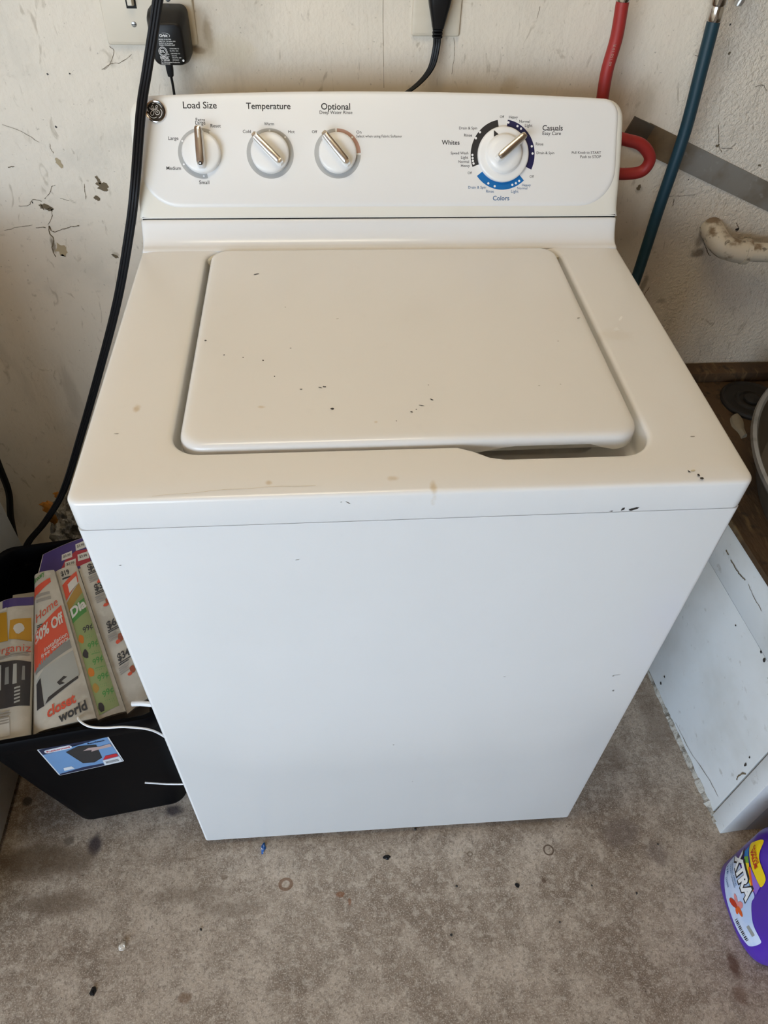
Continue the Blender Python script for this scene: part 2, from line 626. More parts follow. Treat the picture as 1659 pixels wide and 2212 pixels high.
for px, py, rx, rz, mt, rot in [
    (100, 447, .013, .008, 'crack', -.3), (132, 538, .013, .016, 'peel', .3), (128, 352, .006, .009, 'peel', .4), (222, 403, .012, .009, 'crack', -.4),
    (212, 388, .004, .008, 'crack', .3), (210, 428, .006, .005, 'crack', 0), (121, 274, .002, .003, 'chip', .4), (103, 160, .002, .0016, 'chip', 0), (151, 159, .002, .0016, 'chip', 0),
    (249, 553, .008, .004, 'crack', -.5), (1550, 315, .004, .004, 'crack', 0), (1640, 357, .004, .003, 'crack', 0), (1592, 495, .004, .003, 'chip', .4),
    (1577, 53, .002, .002, 'chip', 0), (1575, 115, .003, .003, 'crack', 0), (1380, 405, .005, .006, 'crack', 0), (1487, 388, .0015, .0012, 'chip', 0), (1370, 257, .003, .003, 'crack', 0), (70, 437, .0015, .002, 'chip', 0)]:
    x, z = wpx(px, py)
    decal('paint_chip', [blobpoly(x, z, rx, rz, px, 16, .55, rot)], wm, M[mt], wall_back)

# ------------------------------------------------------------------ washing machine
W2 = 0.343
ZS, ZT = 0.8785, 0.9215
washer = thing('washing_machine', (0, .31, 0), 'white top-loading washing machine with three selector knobs and a timer dial', 'washing machine')

# cabinet: bent sheet metal with soft vertical edges
rings = [[(x, y, z) for x, y in rrect(-W2, W2, 0, .62, .006, 5, 6)] for z in (.02, .0215, ZS - .002, ZS)]
b_ = [[(x * .9965, .001 + y * .997, z) for x, y, z in rings[0]]] + rings[1:]
cab = MB().loft(b_).build('cabinet', M['enamel'], washer)
for sx in (-1, 1):
    for y in (.05, .57):
        fr = lambda a, b, h, sx=sx, y=y: Vector((sx * .285 + a, y + b, h))
        MB().lathe([(.018, 0), (.019, .004), (.016, .010), (.007, .011), (.007, .024)], fr, 20).build('levelling_foot', M['rubber'], washer)

# top cover with the lid opening
fl_front = .0635


def notch(x, a=.042, b=.088, y0=.0635, y1=.043):
    t = max(0.0, min(1.0, (x - a) / (b - a)))
    t = t * t * (3 - 2 * t)
    return y0 + (y1 - y0) * t


def outer(i, z):
    return [(x, y, z) for x, y in rrect(-W2 - .0015 + i, W2 + .0015 - i, -.0015 + i, .505 - i * .3, (max(.013 - i * .6, .004),) * 2 + (.003, .003), 8, 28)]


def inner(i, z):
    nf = lambda x: notch(x) - i
    pts = rrect(-.253 - i, .253 + i, .0635 - i, .489 + i, (.030 + i, .036 + i, .026 + i, .026 + i), 8, 28, y0r=.043 - i, notch=nf)
    return [(x, y, z) for x, y in pts]


def lerp_ring(a, b, t, z):
    return [(p_[0] + (q[0] - p_[0]) * t, p_[1] + (q[1] - p_[1]) * t, z) for p_, q in zip(a, b)]


R = [outer(.0016, ZS + .0006), outer(.0004, ZS + .0018), outer(0, ZS + .004), outer(0, ZT - .0066), outer(.0005, ZT - .0048), outer(.0015, ZT - .0033),
     outer(.0031, ZT - .0023), outer(.0055, ZT - .0017), outer(.011, ZT - .0010), outer(.018, ZT - .0003), outer(.024, ZT)]
A, Bq = outer(.024, ZT), inner(.006, ZT)
for t in (.25, .5, .75):
    R.append(lerp_ring(A, Bq, t, ZT))
R += [inner(.006, ZT), inner(.0030, ZT - .0006), inner(.0010, ZT - .0022), inner(0, ZT - .005), inner(-.0012, ZT - .032), inner(-.003, ZT - .0348), inner(-.006, ZT - .0358)]
R += [lerp_ring(inner(-.006, 0), [(x * .86, .28 + (y - .28) * .84, 0) for x, y, z in inner(-.006, 0)], 1, ZT - .0365)]
R += [[(x, y, ZT - .06) for x, y, z in R[-1]]]
cover = MB().loft(R, False, False).build('top_cover', M['enamel'], washer, sharp=50)
MB().box(-.21, .21, .09, .45, ZT - .062, ZT - .060).build('tub_opening', M['gap'], washer, smooth=False)

# lid with a turned-down rim that arches up at the finger notch
L0 = (-.2452, .2452, .0672, .4845)


def lid_ring(i, z, zf=None):
    out = []
    for x, y in rrect(L0[0] + i, L0[1] - i, L0[2] + i, L0[3] - i, tuple(max(.008, q - i * .5) for q in (.026, .028, .022, .022)), 8, 32):
        zz = z
        if zf and y < .0685 + i:
            t = max(0, min(1, (x - .06) / .05)) * max(0, min(1, (.212 - x) / .02))
            t = t * t * (3 - 2 * t)
            zz = z + zf * t
        out.append((x, y, zz))
    return out


ZL = ZT + .0055
lid_rings = [lid_ring(.003, ZL - .021, .0085), lid_ring(.0012, ZL - .0215, .0085), lid_ring(0, ZL - .020, .008), lid_ring(0, ZL - .0085), lid_ring(.0006, ZL - .0055),
             lid_ring(.0020, ZL - .0030), lid_ring(.0042, ZL - .0013), lid_ring(.0072, ZL - .0004), lid_ring(.0115, ZL), lid_ring(.03, ZL + .0002), lid_ring(.1, ZL + .0006), lid_ring(.18, ZL + .0008)]
MB().loft(lid_rings).build('lid', M['enamel'], washer, sharp=60)
for sx in (-1, 1):
    arc = []
    for rr_, zz in ((.0262, ZT - .006), (.0262, ZT - .002), (.0222, ZT - .002), (.0222, ZT - .012)):
        arc.append([(sx * (.224 + rr_ * math.sin(a)), .4625 + rr_ * math.cos(a), zz) for a in [math.radians(-25 + 110 * k / 14) for k in range(15)]])
    MB().loft([list(c) for c in zip(*arc)]).build('lid_hinge', M['hinge'], washer)

# marks on lid and cover
tm = lambda x, y: Vector((x, y, ZL + .0011))
tc = lambda x, y: Vector((x, y, ZT + .0004))
for i, (x, y, rx, ry, rot) in enumerate([(-0.1791, 0.4109, .006, .0014, .35), (-0.2328, 0.2559, .002, .0014, 0), (-0.2087, 0.2253, .0015, .0012, 0), (-0.1863, 0.2196, .001, .001, 0), (-0.1631, 0.2128, .0012, .0018, 0),
                                         (-0.1315, 0.2367, .0012, .001, 0), (-0.1489, 0.1817, .0011, .0011, 0), (-0.119, 0.1569, .0018, .0008, 0), (-0.0975, 0.1590, .003, .0007, -.4), (-0.093, 0.1608, .0026, .0011, -.2),
                                         (-0.0851, 0.1214, .0028, .0018, -.4), (0.0004, 0.113, .0019, .0010, -.4), (0.0249, 0.1333, .0028, .0010, -.5), (0.0126, 0.1234, .0035, .0008, -.2), (0.0242, 0.1596, .0012, .0007, -.5),
                                         (-0.0174, 0.0979, .0010, .0010, 0), (0.006, 0.117, .0009, .0009, 0), (0.2321, 0.292, .003, .0012, .2), (0.1933, 0.2414, .0012, .0008, 0), (0.1504, 0.1537, .0018, .0005, 0), (0.1756, 0.1556, .0018, .0005, 0),
                                         (-.1395, .3274, .0012, .0008, .4), (-.0742, .2986, .0022, .0007, .3)]):
    decal('enamel_mark', [blobpoly(x, y, rx, ry, i, 12, .5, rot)], tm, M['chip'] if i not in (17, 18, 19, 20, 21, 22) else M['scuff'], washer)
for i, (x, y, rx, ry, rot, mt) in enumerate([(.2772, .0135, .0012, .002, .5, 'chip'), (.2815, .0145, .0034, .0018, .1, 'hinge'), (.2850, .0080, .0018, .0020, .2, 'chip'), (.2868, .0032, .0026, .0022, -.6, 'chip'),
                                             (.2784, .2742, .004, .0055, -.5, 'white'), (.2905, .2985, .0018, .0075, -.6, 'white'), (.3010, .0672, .004, .0007, 0, 'scuff'), (-.3110, .0965, .0030, .0006, 0, 'scuff')]):  # the white entries are two pale streaks right of the lid
    decal('enamel_mark', [blobpoly(x, y, rx, ry, 40 + i, 12, .5, rot)], tc, M[mt], washer)
decal('scratch', strip([(-.262 + .0083 * k, .0035 + .0075 * math.sin(k / 20 * 1.9) + .0005 * math.sin(k)) for k in range(20)], .0002, 3), lambda x, y: Vector((x, y, ZT + .0003 - max(0, .0225 - y) ** 2 * 3.4)), M['hinge'], washer)
fm = lambda x, z: Vector((x, -.0019, z))
fc = lambda x, z: Vector((x, -.0004, z))
for i, (x, z, rx, rz, rot) in enumerate([(.2235, .8845, .0085, .0022, .35), (.2130, .8850, .0022, .0032, -.5), (.2010, .8825, .0024, .0009, .2), (-.0731, .908, .0035, .0007, -.7), (-.080, .9095, .0015, .0006, 0)]):
    decal('enamel_mark', [blobpoly(x, z, rx, rz, 60 + i, 14, .6, rot)], fm, M['chip'] if i < 3 else M['scuff'], washer)
for i, (x, z, rx, rz, rot) in enumerate([(.1375, .5549, .0025, .0006, 0), (.298, .5444, .006, .0005, .1), (.2925, .5425, .0018, .0018, 0), (.3036, .5008, .002, .002, 0), (-.3135, .823, .0018, .0006, 0), (-.0073, .3687, .0018, .0014, 0), (-.128, .821, .003, .0006, .2), (.0300, .2290, .0014, .0011, 0)]):
    decal('scuff', [blobpoly(x, z, rx, rz, 80 + i, 12, .5, rot)], fc, M['scuff'], washer)

# riser behind the lid, sweeping up to the console
prof = [(.488, ZT - .004), (.488, ZT + .0002), (.4905, ZT + .0016), (.4935, ZT + .0022), (.4965, ZT + .0024), (.4995, ZT + .0036), (.5040, ZT + .0070), (.5085, ZT + .0125), (.5125, ZT + .0190), (.5160, ZT + .0255), (.5178, ZT + .0300), (.5192, ZT + .0306),
        (.625, ZT + .0306), (.625, ZS - .002), (.500, ZS - .002)]
xs = [-W2 - .0002, -W2 + .0012, -W2 + .004, -W2 + .01, -.2, 0, .2, W2 - .01, W2 - .004, W2 - .0012, W2 + .0002]
rr = []
for i, x in enumerate(xs):
    e = min(i, len(xs) - 1 - i)
    d = (.0030, .0012, .0003, 0, 0, 0)[e]
    rr.append([(x, y + (d if y < .6 else -d), z - (d if z > ZS else -d)) for y, z in prof])
MB().loft(rr).build('rear_riser', M['enamel'], washer, sharp=50)
MB().box(-W2 + .003, W2 - .003, .5205, .62, ZT + .0300, ZT + .0345).build('console_seam', M['gap'], washer, smooth=False)

# console housing
P0 = Vector((0, .5195, ZT + .0330))
US = Vector((0, .557621, .830095))
NS = Vector((0, -.830095, .557621))


def pm(x, s, h=0.0):
    return P0 + Vector((x, 0, 0)) + US * s + NS * h


def top_s(x):
    return .1655 - .0085 * (x / .34) ** 2


def console_outline(i, rt=.026):
    """closed outline in panel coordinates, counter-clockwise from bottom left"""
    side = lambda s: .3435 + .0036 * math.sin(min(1, s / .15) * 2.2)
    pts = []
    n = 24
    for k in range(n + 1):
        pts.append((-.3435 + i + (.687 - 2 * i) * k / n, i * .12))
    r = rt - i * .5
    for k in range(1, 13):
        s = i * .12 + (.1575 - r - i * .12) * k / 12
        pts.append((side(s) - i, s))
    xr = side(.1575 - r) - i
    for k in range(1, 9):
        a = math.radians(90 * k / 8)
        x = xr - r + r * math.cos(a)
        pts.append((x, (top_s(xr - r) - r - i) + r * math.sin(a)))
    for k in range(1, n):
        x = (xr - r) * (1 - 2 * k / n)
        pts.append((x, top_s(x) - i))
    for k in range(0, 9):
        a = math.radians(90 + 90 * k / 8)
        pts.append((-(xr - r) + r * math.cos(a), (top_s(xr - r) - r - i) + r * math.sin(a)))
    for k in range(11, 0, -1):
        s = i * .12 + (.1575 - r - i * .12) * k / 12
        pts.append((-side(s) + i, s))
    return pts


hr = []
for i, h in ((.016, 0), (.010, -.0003), (.006, -.0012), (.003, -.0028), (.001, -.0055), (0, -.009)):
    hr.append([pm(x, s, h * min(1, .12 + s / .012)) for x, s in console_outline(i)])
bk = []
for x, s in console_outline(0):
    q = pm(x, s, -.009 * min(1, .12 + s / .012))
    bk.append(Vector((x * .995, max(q.y + .004, .628 + .004 * s / .16), q.z - .012 * s / .16)))
hr.append(bk)
console = MB().loft(hr).build('console_housing', M['housing'], washer, sharp=50)

# raised control panel
def panel_outline(i):
    pts = rrect(-.3335 + i, .3335 - i, .0175 + i, .1515 - i, (.048 - i, .048 - i, .018 - i, .018 - i), 10, 24)
    out = []
    for x, s in pts:
        if s > .13:
            s += (.0085 - .0085 * (x / .34) ** 2) * min(1, (s - .13) / .02)
        out.append((x, s))
    return out


panel = MB().loft([[pm(x, s, h) for x, s in panel_outline(i)] for i, h in ((-.004, -.0012), (-.0030, .0001), (-.0012, .0012), (.0008, .0018), (.003, .0020))]).build('control_panel', M['panel'], washer, sharp=50)
PH = .0022


def pt(x, s):
    return pm(x, s, PH)


def pt2(x, s):
    return pm(x, s, PH + .0002)


TEXTS = [
    ("Load Size", -0.2727, -0.2272, 0.1405, 1),
    ("Temperature", -0.1875, -0.1270, 0.1401, 1),
    ("Optional", -0.0851, -0.0450, 0.1399, 1),
    ("Deep Water Rinse", -0.0874, -0.0422, 0.1343, 0),
    ("Extra", -0.2568, -0.2441, 0.1244, 0),
    ("Large", -0.2576, -0.2440, 0.1204, 0),
    ("Reset", -0.2372, -0.2233, 0.1167, 0),
    ("Large", -0.2955, -0.2819, 0.1009, 0),
    ("Medium", -0.3011, -0.2815, 0.0629, 0),
    ("Small", -0.2579, -0.2440, 0.0442, 0),
    ("Warm", -0.1644, -0.1507, 0.1198, 0),
    ("Cold", -0.1939, -0.1829, 0.1098, 0),
    ("Hot", -0.1316, -0.1228, 0.1097, 0),
    ("Off", -0.0989, -0.0917, 0.1098, 0),
    ("On", -0.0372, -0.0302, 0.1095, 0),
    ("Select when using Fabric Softener", -0.0374, 0.0269, 0.1046, 0),
    ("Off", 0.1654, 0.1716, 0.1301, 0),
    ("Heavy", 0.1783, 0.1911, 0.1295, 0),
    ("Normal", 0.1934, 0.2085, 0.1242, 0),
    ("Light", 0.2015, 0.2123, 0.1187, 0),
    ("Casuals", 0.2270, 0.2563, 0.1142, 1),
    ("Easy Care", 0.2272, 0.2539, 0.1081, 0),
    ("Rinse", 0.2179, 0.2288, 0.0947, 0),
    ("Drain & Spin", 0.2194, 0.2451, 0.0830, 0),
    ("Pull Knob to START", 0.2708, 0.3136, 0.0835, 0),
    ("Push to STOP", 0.2833, 0.3138, 0.0779, 0),
    ("Off", 0.2101, 0.2164, 0.0519, 0),
    ("Heavy", 0.1991, 0.2121, 0.0403, 2),
    ("Normal", 0.1923, 0.2073, 0.0362, 2),
    ("Light", 0.1836, 0.1944, 0.0318, 2),
    ("Colors", 0.1571, 0.1811, 0.0217, 3),
    ("Rinse", 0.1472, 0.1584, 0.0321, 2),
    ("Drain & Spin", 0.1213, 0.1468, 0.0375, 2),
    ("Off", 0.1202, 0.1264, 0.0569, 0),
    ("Heavy", 0.1104, 0.1232, 0.0662, 0),
    ("Normal", 0.1068, 0.1220, 0.0715, 0),
    ("Light", 0.1104, 0.1207, 0.0770, 0),
    ("Speed Wash", 0.0959, 0.1209, 0.0828, 0),
    ("Whites", 0.0828, 0.1083, 0.0954, 1),
    ("Rinse", 0.1147, 0.1260, 0.1059, 0),
    ("Drain & Spin", 0.1075, 0.1331, 0.1152, 0),
]
INK = ['ink', 'ink', 'ink_bluet', 'ink_bluet']
for s, x0, x1, b, k in TEXTS:
    lettering(s, x0, x1, b, pt, M[INK[k]], panel, bold=.012 if k in (1, 3) else .004)
K1, K2, K3, KT = (-.2514, .0837), (-.1578, .0836), (-.0642, .0836), (.1704, .0821)
decal('dial_ring', arcpoly(*K1, .024, .0325, 169, 385), pt, M['ink_grey'], panel)
decal('dial_ring', arcpoly(*K2, .024, .0325, 0, 360, 60), pt, M['ink_grey'], panel)
decal('dial_ring', arcpoly(*K3, .024, .0325, 93, 355), pt, M['ink_grey'], panel)
tag(decal('dial_ring', arcpoly(*K3, .024, .0325, 0, 88), pt, M['ink_pink'], panel), 'dusty pink dial band')
tag(decal('dial_ring', arcpoly(*KT, .033, .0462, 250, 350), pt, M['ink_black'], panel), 'black timer band')
tag(decal('dial_ring', arcpoly(*KT, .033, .0462, 8, 115), pt, M['ink_navy'], panel), 'navy timer band')
tag(decal('dial_ring', arcpoly(*KT, .033, .0462, 137, 233), pt, M['ink_blue'], panel), 'bright blue timer band')
for x, s in [(-0.2387, 0.1113), (-0.277, 0.0996), (-0.2771, 0.0698), (-0.2509, 0.0546), (-0.1572, 0.113), (-0.1362, 0.1046), (-0.0432, 0.1047),
             (0.1777, 0.1243), (0.1908, 0.1196), (0.196, 0.1163), (0.2121, 0.0934), (0.2136, 0.0839), (0.195, 0.0475), (0.1902, 0.0445), (0.1851, 0.0423), (0.1595, 0.0406), (0.1501, 0.0444), (0.1285, 0.0707), (0.1275, 0.0742), (0.127, 0.0779), (0.1267, 0.0819), (0.1315, 0.1038), (0.1372, 0.1116)]:
    decal('dial_dot', [disc(x, s, .0013 if x < .1 else .0016)], pt2, M['white'], panel)


def knob(c, ang, base, dome, l0, l1, wide, h0, label, timer=False):
    """white knob with a ridge grip and chrome pointer; ang clockwise from up"""
    fr = lambda a, b, h: pm(c[0] + a, c[1] + b, h)
    if timer:
        prof = [(base, .002), (base, .0065), (base - .0010, .0080), (base - .0030, .0086), (dome + .001, .0092), (dome, .0102), (dome - .0008, .0140), (dome - .003, .0162), (dome * .6, .0176), (.001, .018)]
    else:
        prof = [(base, .002), (base, .0095), (base - .0009, .0112), (base - .003, .0122), (base * .55, .0130), (.001, .0132)]
    k = MB().lathe(prof, fr, 64).build('timer_knob' if timer else 'selector_knob', M['knob'], washer, sharp=40)
    tag(k, label)
    ca, sa = math.cos(math.radians(ang)), math.sin(math.radians(ang))
    loc = lambda u, v, h: pm(c[0] + u * sa + v * ca, c[1] + u * ca - v * sa, h)

    def bar(w0, w1, e0, e1, ha, hb, ends):
        rings = []
        for u, f in ends:
            rings.append([loc(u, -w0 * f, ha), loc(u, -w1 * f, hb - .001), loc(u, -w1 * f * .8, hb), loc(u, w1 * f * .8, hb), loc(u, w1 * f, hb - .001), loc(u, w0 * f, ha)])
        return MB().loft(rings)
    bar(wide * 1.15, wide * .82, 0, 0, h0 - .004, h0 + .011, [(l0, .55), (l0 + .002, .85), (l0 + .005, 1.0), (0, 1.0), (l1 - .006, .92), (l1 - .002, .82), (l1 - .0005, .6)]).build('grip', M['knob'], k, sharp=50)
    p_ = bar(wide * .95, wide * .9, 0, 0, h0 + .0095, h0 + .0135, [(l0 + .002, .5), (l0 + .0035, .8), (l0 + .007, .98), (0, 1.0), (l1 - .004, .92), (l1 - .001, .86), (l1 + .001, .6)]).build('pointer', M['brushed'], k, sharp=50)
    tag(p_, 'chrome pointer')
    if not timer:
        decal('pointer_mark', [[(-.0007, l1 - .014), (.0007, l1 - .014), (.0007, l1 - .003), (-.0007, l1 - .003)]], lambda a, b: loc(b, a, h0 + .0138), M['white'], k)
    return k, loc


k_, lo = knob(K1, -1, .0262, 0, -.0215, .0285, .0058, .012, 'white load size knob with its chrome pointer straight up')
decal('pointer_end', arcpoly(0, -.0175, .0012, .0026, 0, 360, 24), lambda a, b: lo(b, a, .0258), M['ink'], k_)
knob(K2, -45, .0262, 0, -.0235, .0285, .0052, .012, 'white temperature knob turned to cold')
knob(K3, -40, .0262, 0, -.0235, .0290, .0052, .012, 'white rinse option knob turned to off')
kt, lo = knob(KT, 51, .0365, .0255, -.016, .0325, .0056, .016, 'large white timer knob with chrome bar', True)
tri = [(-.0148, .0125 + .0165), (-.0095, .0115 + .0120), (-.0150, .0090 + .0110)]
decal('timer_mark', [[(-.0148, .0305), (-.0072, .0245), (-.0147, .0205)]], lambda a, b: pm(KT[0] + a, KT[1] + b, .0094), M['ink_black'], kt)

# round emblem with the script monogram
EC = (-.3096, .1362)
ef = lambda a, b, h: pm(EC[0] + a, EC[1] + b, h)
emb = MB().lathe([(.0143, .0015), (.0143, .0036), (.0138, .0046), (.0128, .0050), (.0117, .0046), (.0113, .0038), (.0112, .0026)], ef, 48, True, False).build('emblem', M['chrome'], washer)
tag(emb, 'round chrome rimmed black emblem')
MB().lathe([(.0113, .0024), (.0113, .0030), (.001, .0032)], ef, 40).build('emblem_disc', M['emblem'], emb)
es = .0143 / 620
for st, w in [([(435, 580), (470, 640), (560, 700), (640, 690), (700, 600)], 1), ([(560, 690), (525, 600), (560, 510), (625, 480), (650, 550), (600, 640), (560, 690)], .9),
              ([(670, 640), (672, 800), (630, 950), (540, 1000), (475, 930), (500, 820), (600, 750), (700, 690), (800, 630), (890, 560), (900, 490), (850, 470), (790, 520), (810, 590), (850, 610)], .9),
              ([(900, 660), (800, 680), (740, 770), (740, 880), (810, 960), (920, 950), (990, 870), (960, 770), (880, 740), (830, 800), (860, 850), (890, 830)], 1),
              ([(610, 390), (750, 325), (900, 350), (1050, 450), (1130, 570)], 1.1), ([(1060, 670), (1130, 780), (1120, 920), (1040, 1060), (920, 1150)], 1.1),
              ([(800, 1090), (680, 1140), (520, 1120), (400, 1030), (300, 900)], 1.1), ([(350, 800), (290, 680), (310, 540), (400, 420), (520, 340)], 1.1)]:
    MB().tube(spline([ef((x - 765) * es, (785 - y) * es, .0035) for x, y in st], 5), .00042 * w, 6).build('monogram_stroke', M['white'], emb)

# ------------------------------------------------------------------ black bin with newspapers, left of the washer
TH = math.radians(8)
BU, BV, BO = Vector((math.cos(TH), math.sin(TH), 0)), Vector((-math.sin(TH), math.cos(TH), 0)), Vector((-.59, .052, 0))


def bp(a, c, z):
    return BO + BU * a + BV * c + Vector((0, 0, z))


BH = .41
bin_ = thing('recycling_bin', bp(.1, .15, 0), 'black plastic bin full of newspapers wedged left of the washer', 'bin')


def bin_ring(t, i, z):
    f = lambda a, b: a + (b - a) * t
    return [bp(x, y, z) for x, y in rrect(f(.002, -.047) + i, f(.208, .232) - i, f(.002, -.033) + i, f(.30, .345) - i, .030 - i * .5, 7, 6)]


body = MB().loft([bin_ring(0, .006, 0), bin_ring(0, .001, .003), bin_ring(.02, 0, .010), bin_ring(.5, 0, .20), bin_ring(.9, 0, .372), bin_ring(.9, .0045, .373), bin_ring(.5, .0045, .2), bin_ring(.02, .0045, .014)]).build('body', M['bin'], bin_, sharp=50)
MB().loft([bin_ring(.91, .001, .370), bin_ring(.91, -.006, .372), bin_ring(.92, -.008, .376), bin_ring(1, -.0075, BH - .004), bin_ring(1, -.005, BH), bin_ring(1, .001, BH), bin_ring(1, .0035, BH - .003), bin_ring(.93, .0045, .376), bin_ring(.91, .0035, .371)], False, False).build('rim', M['bin'], bin_, sharp=50)

# product label stuck on the bin's front
FV0, FV1 = bp(0, .002, 0), bp(0, -.033, BH)
fdir = (FV1 - FV0).normalized()
fn_ = BU.cross(fdir).normalized()
if fn_.y > 0:
    fn_ = -fn_


def bl(u, v, o=.0012):
    """label coordinates: u along the bin front, v up its face"""
    return FV0 + BU * u + fdir * v + fn_ * o


M['lab_white'] = flat('label_white', srgb(205, 208, 212), .4, var=.01)
M['lab_blue'] = flat('label_light_blue', srgb(104, 142, 184), .4, var=.02)
M['lab_navy'] = flat('label_navy', srgb(20, 34, 66), .4)
M['lab_red'] = flat('label_red', srgb(190, 30, 44), .4)
M['skin_print'] = flat('printed_hand', srgb(176, 152, 146), .5)
LX0, LX1, LZ0, LZ1 = .0395, .1440, .2480, .3640


def lb(o):
    return lambda u, v: bl(LX0 + (LX1 - LX0) * u, LZ0 + (LZ1 - LZ0) * v + .010 * u, o)


rp = [(x, y) for x, y in rrect(0, 1, 0, 1, .03, 4, 4)]
lab = decal('product_label', [rp], lb(.0012), M['lab_white'], bin_)
tag(lab, 'blue and white product label')
decal('label_field', [[(.02, .02), (.98, .02), (.98, .98), (.02, .98)]], lb(.0015), M['lab_blue'], lab)
decal('label_band', [[(.02, .98), (.02, .80), (.12, .80), (.30, .88), (.98, .93), (.98, .98)], [(.02, .02), (.70, .02), (.70, .10), (.40, .12), (.02, .06)]], lb(.0017), M['lab_navy'], lab)
decal('label_pill', [rrect(.07, .46, .82, .93, .05, 6, 2)], lb(.0019), M['lab_white'], lab)
lettering('Rubbermaid', .10, .43, .85, lb(.0021), M['lab_red'], lab, height=.05, bold=.02)
lettering('Roughneck', .68, .93, .82, lb(.0019), M['lab_navy'], lab, height=.05, bold=.02)
decal('label_picture', [[(.33, .74), (.55, .84), (.78, .76), (.74, .30), (.60, .20), (.44, .26)]], lb(.0019), M['ink_black'], lab)
decal('label_picture', [[(.56, .66), (.66, .72), (.80, .68), (.97, .70), (.97, .60), (.80, .60), (.66, .58), (.68, .63)]], lb(.0021), M['skin_print'], lab)
decal('label_flash', [[(.73, .22), (.80, .34), (.97, .34), (.97, .24)]], lb(.0021), M['lab_red'], lab)
decal('label_corner', [[(.71, .02), (.98, .02), (.98, .22), (.72, .20)], [(.12, .14), (.28, .14), (.26, .24), (.14, .24)]], lb(.0019), M['lab_white'], lab)
decal('label_code', [[(x, .07), (x + .008, .07), (x + .008, .15), (x, .15)] for x in [.75 + .018 * k for k in range(11)]], lb(.0021), M['ink'], lab)

# ---- newspapers
m = NM('newsprint', srgb(176, 169, 156), .8)
m.var(12, srgb(150, 143, 130), .42, .7, .7).var(60, srgb(186, 180, 168), .5, .7, .5)
m.bump(40, .25, .002, 3)
M['news'] = m.done()
M['n_edge'] = flat('newsprint_edges', srgb(150, 142, 128), .85, var=.1)
M['n_red'] = flat('flyer_orange_red', srgb(190, 72, 48), .6, var=.03)
M['n_green'] = flat('flyer_green', srgb(122, 132, 84), .6, var=.03)
M['n_dgreen'] = flat('flyer_dark_green', srgb(64, 120, 56), .6, var=.03)
M['n_grey'] = flat('flyer_grey', srgb(120, 120, 116), .6, var=.05)
M['n_lgrey'] = flat('flyer_light_grey', srgb(150, 150, 144), .6, var=.05)
M['n_ink'] = flat('newspaper_ink', srgb(52, 50, 50), .7)
M['n_fine'] = flat('newspaper_fine_print', srgb(140, 134, 126), .7)
M['n_purple'] = flat('flyer_purple', srgb(56, 40, 100), .6, var=.03)
M['n_yellow'] = flat('flyer_yellow', srgb(172, 126, 20), .6, var=.06)
M['n_orange'] = flat('flyer_orange', srgb(176, 100, 30), .6)
M['n_brown'] = flat('flyer_brown', srgb(140, 70, 48), .6, var=.1)
M['n_olive'] = flat('flyer_olive', srgb(150, 116, 50), .6, var=.1)
M['n_dark'] = flat('flyer_dark_photo', srgb(44, 40, 40), .6, var=.1)
M['n_white'] = flat('flyer_white', srgb(186, 182, 174), .6, var=.01)
M['n_crimson'] = flat('flyer_crimson', srgb(150, 36, 50), .6)


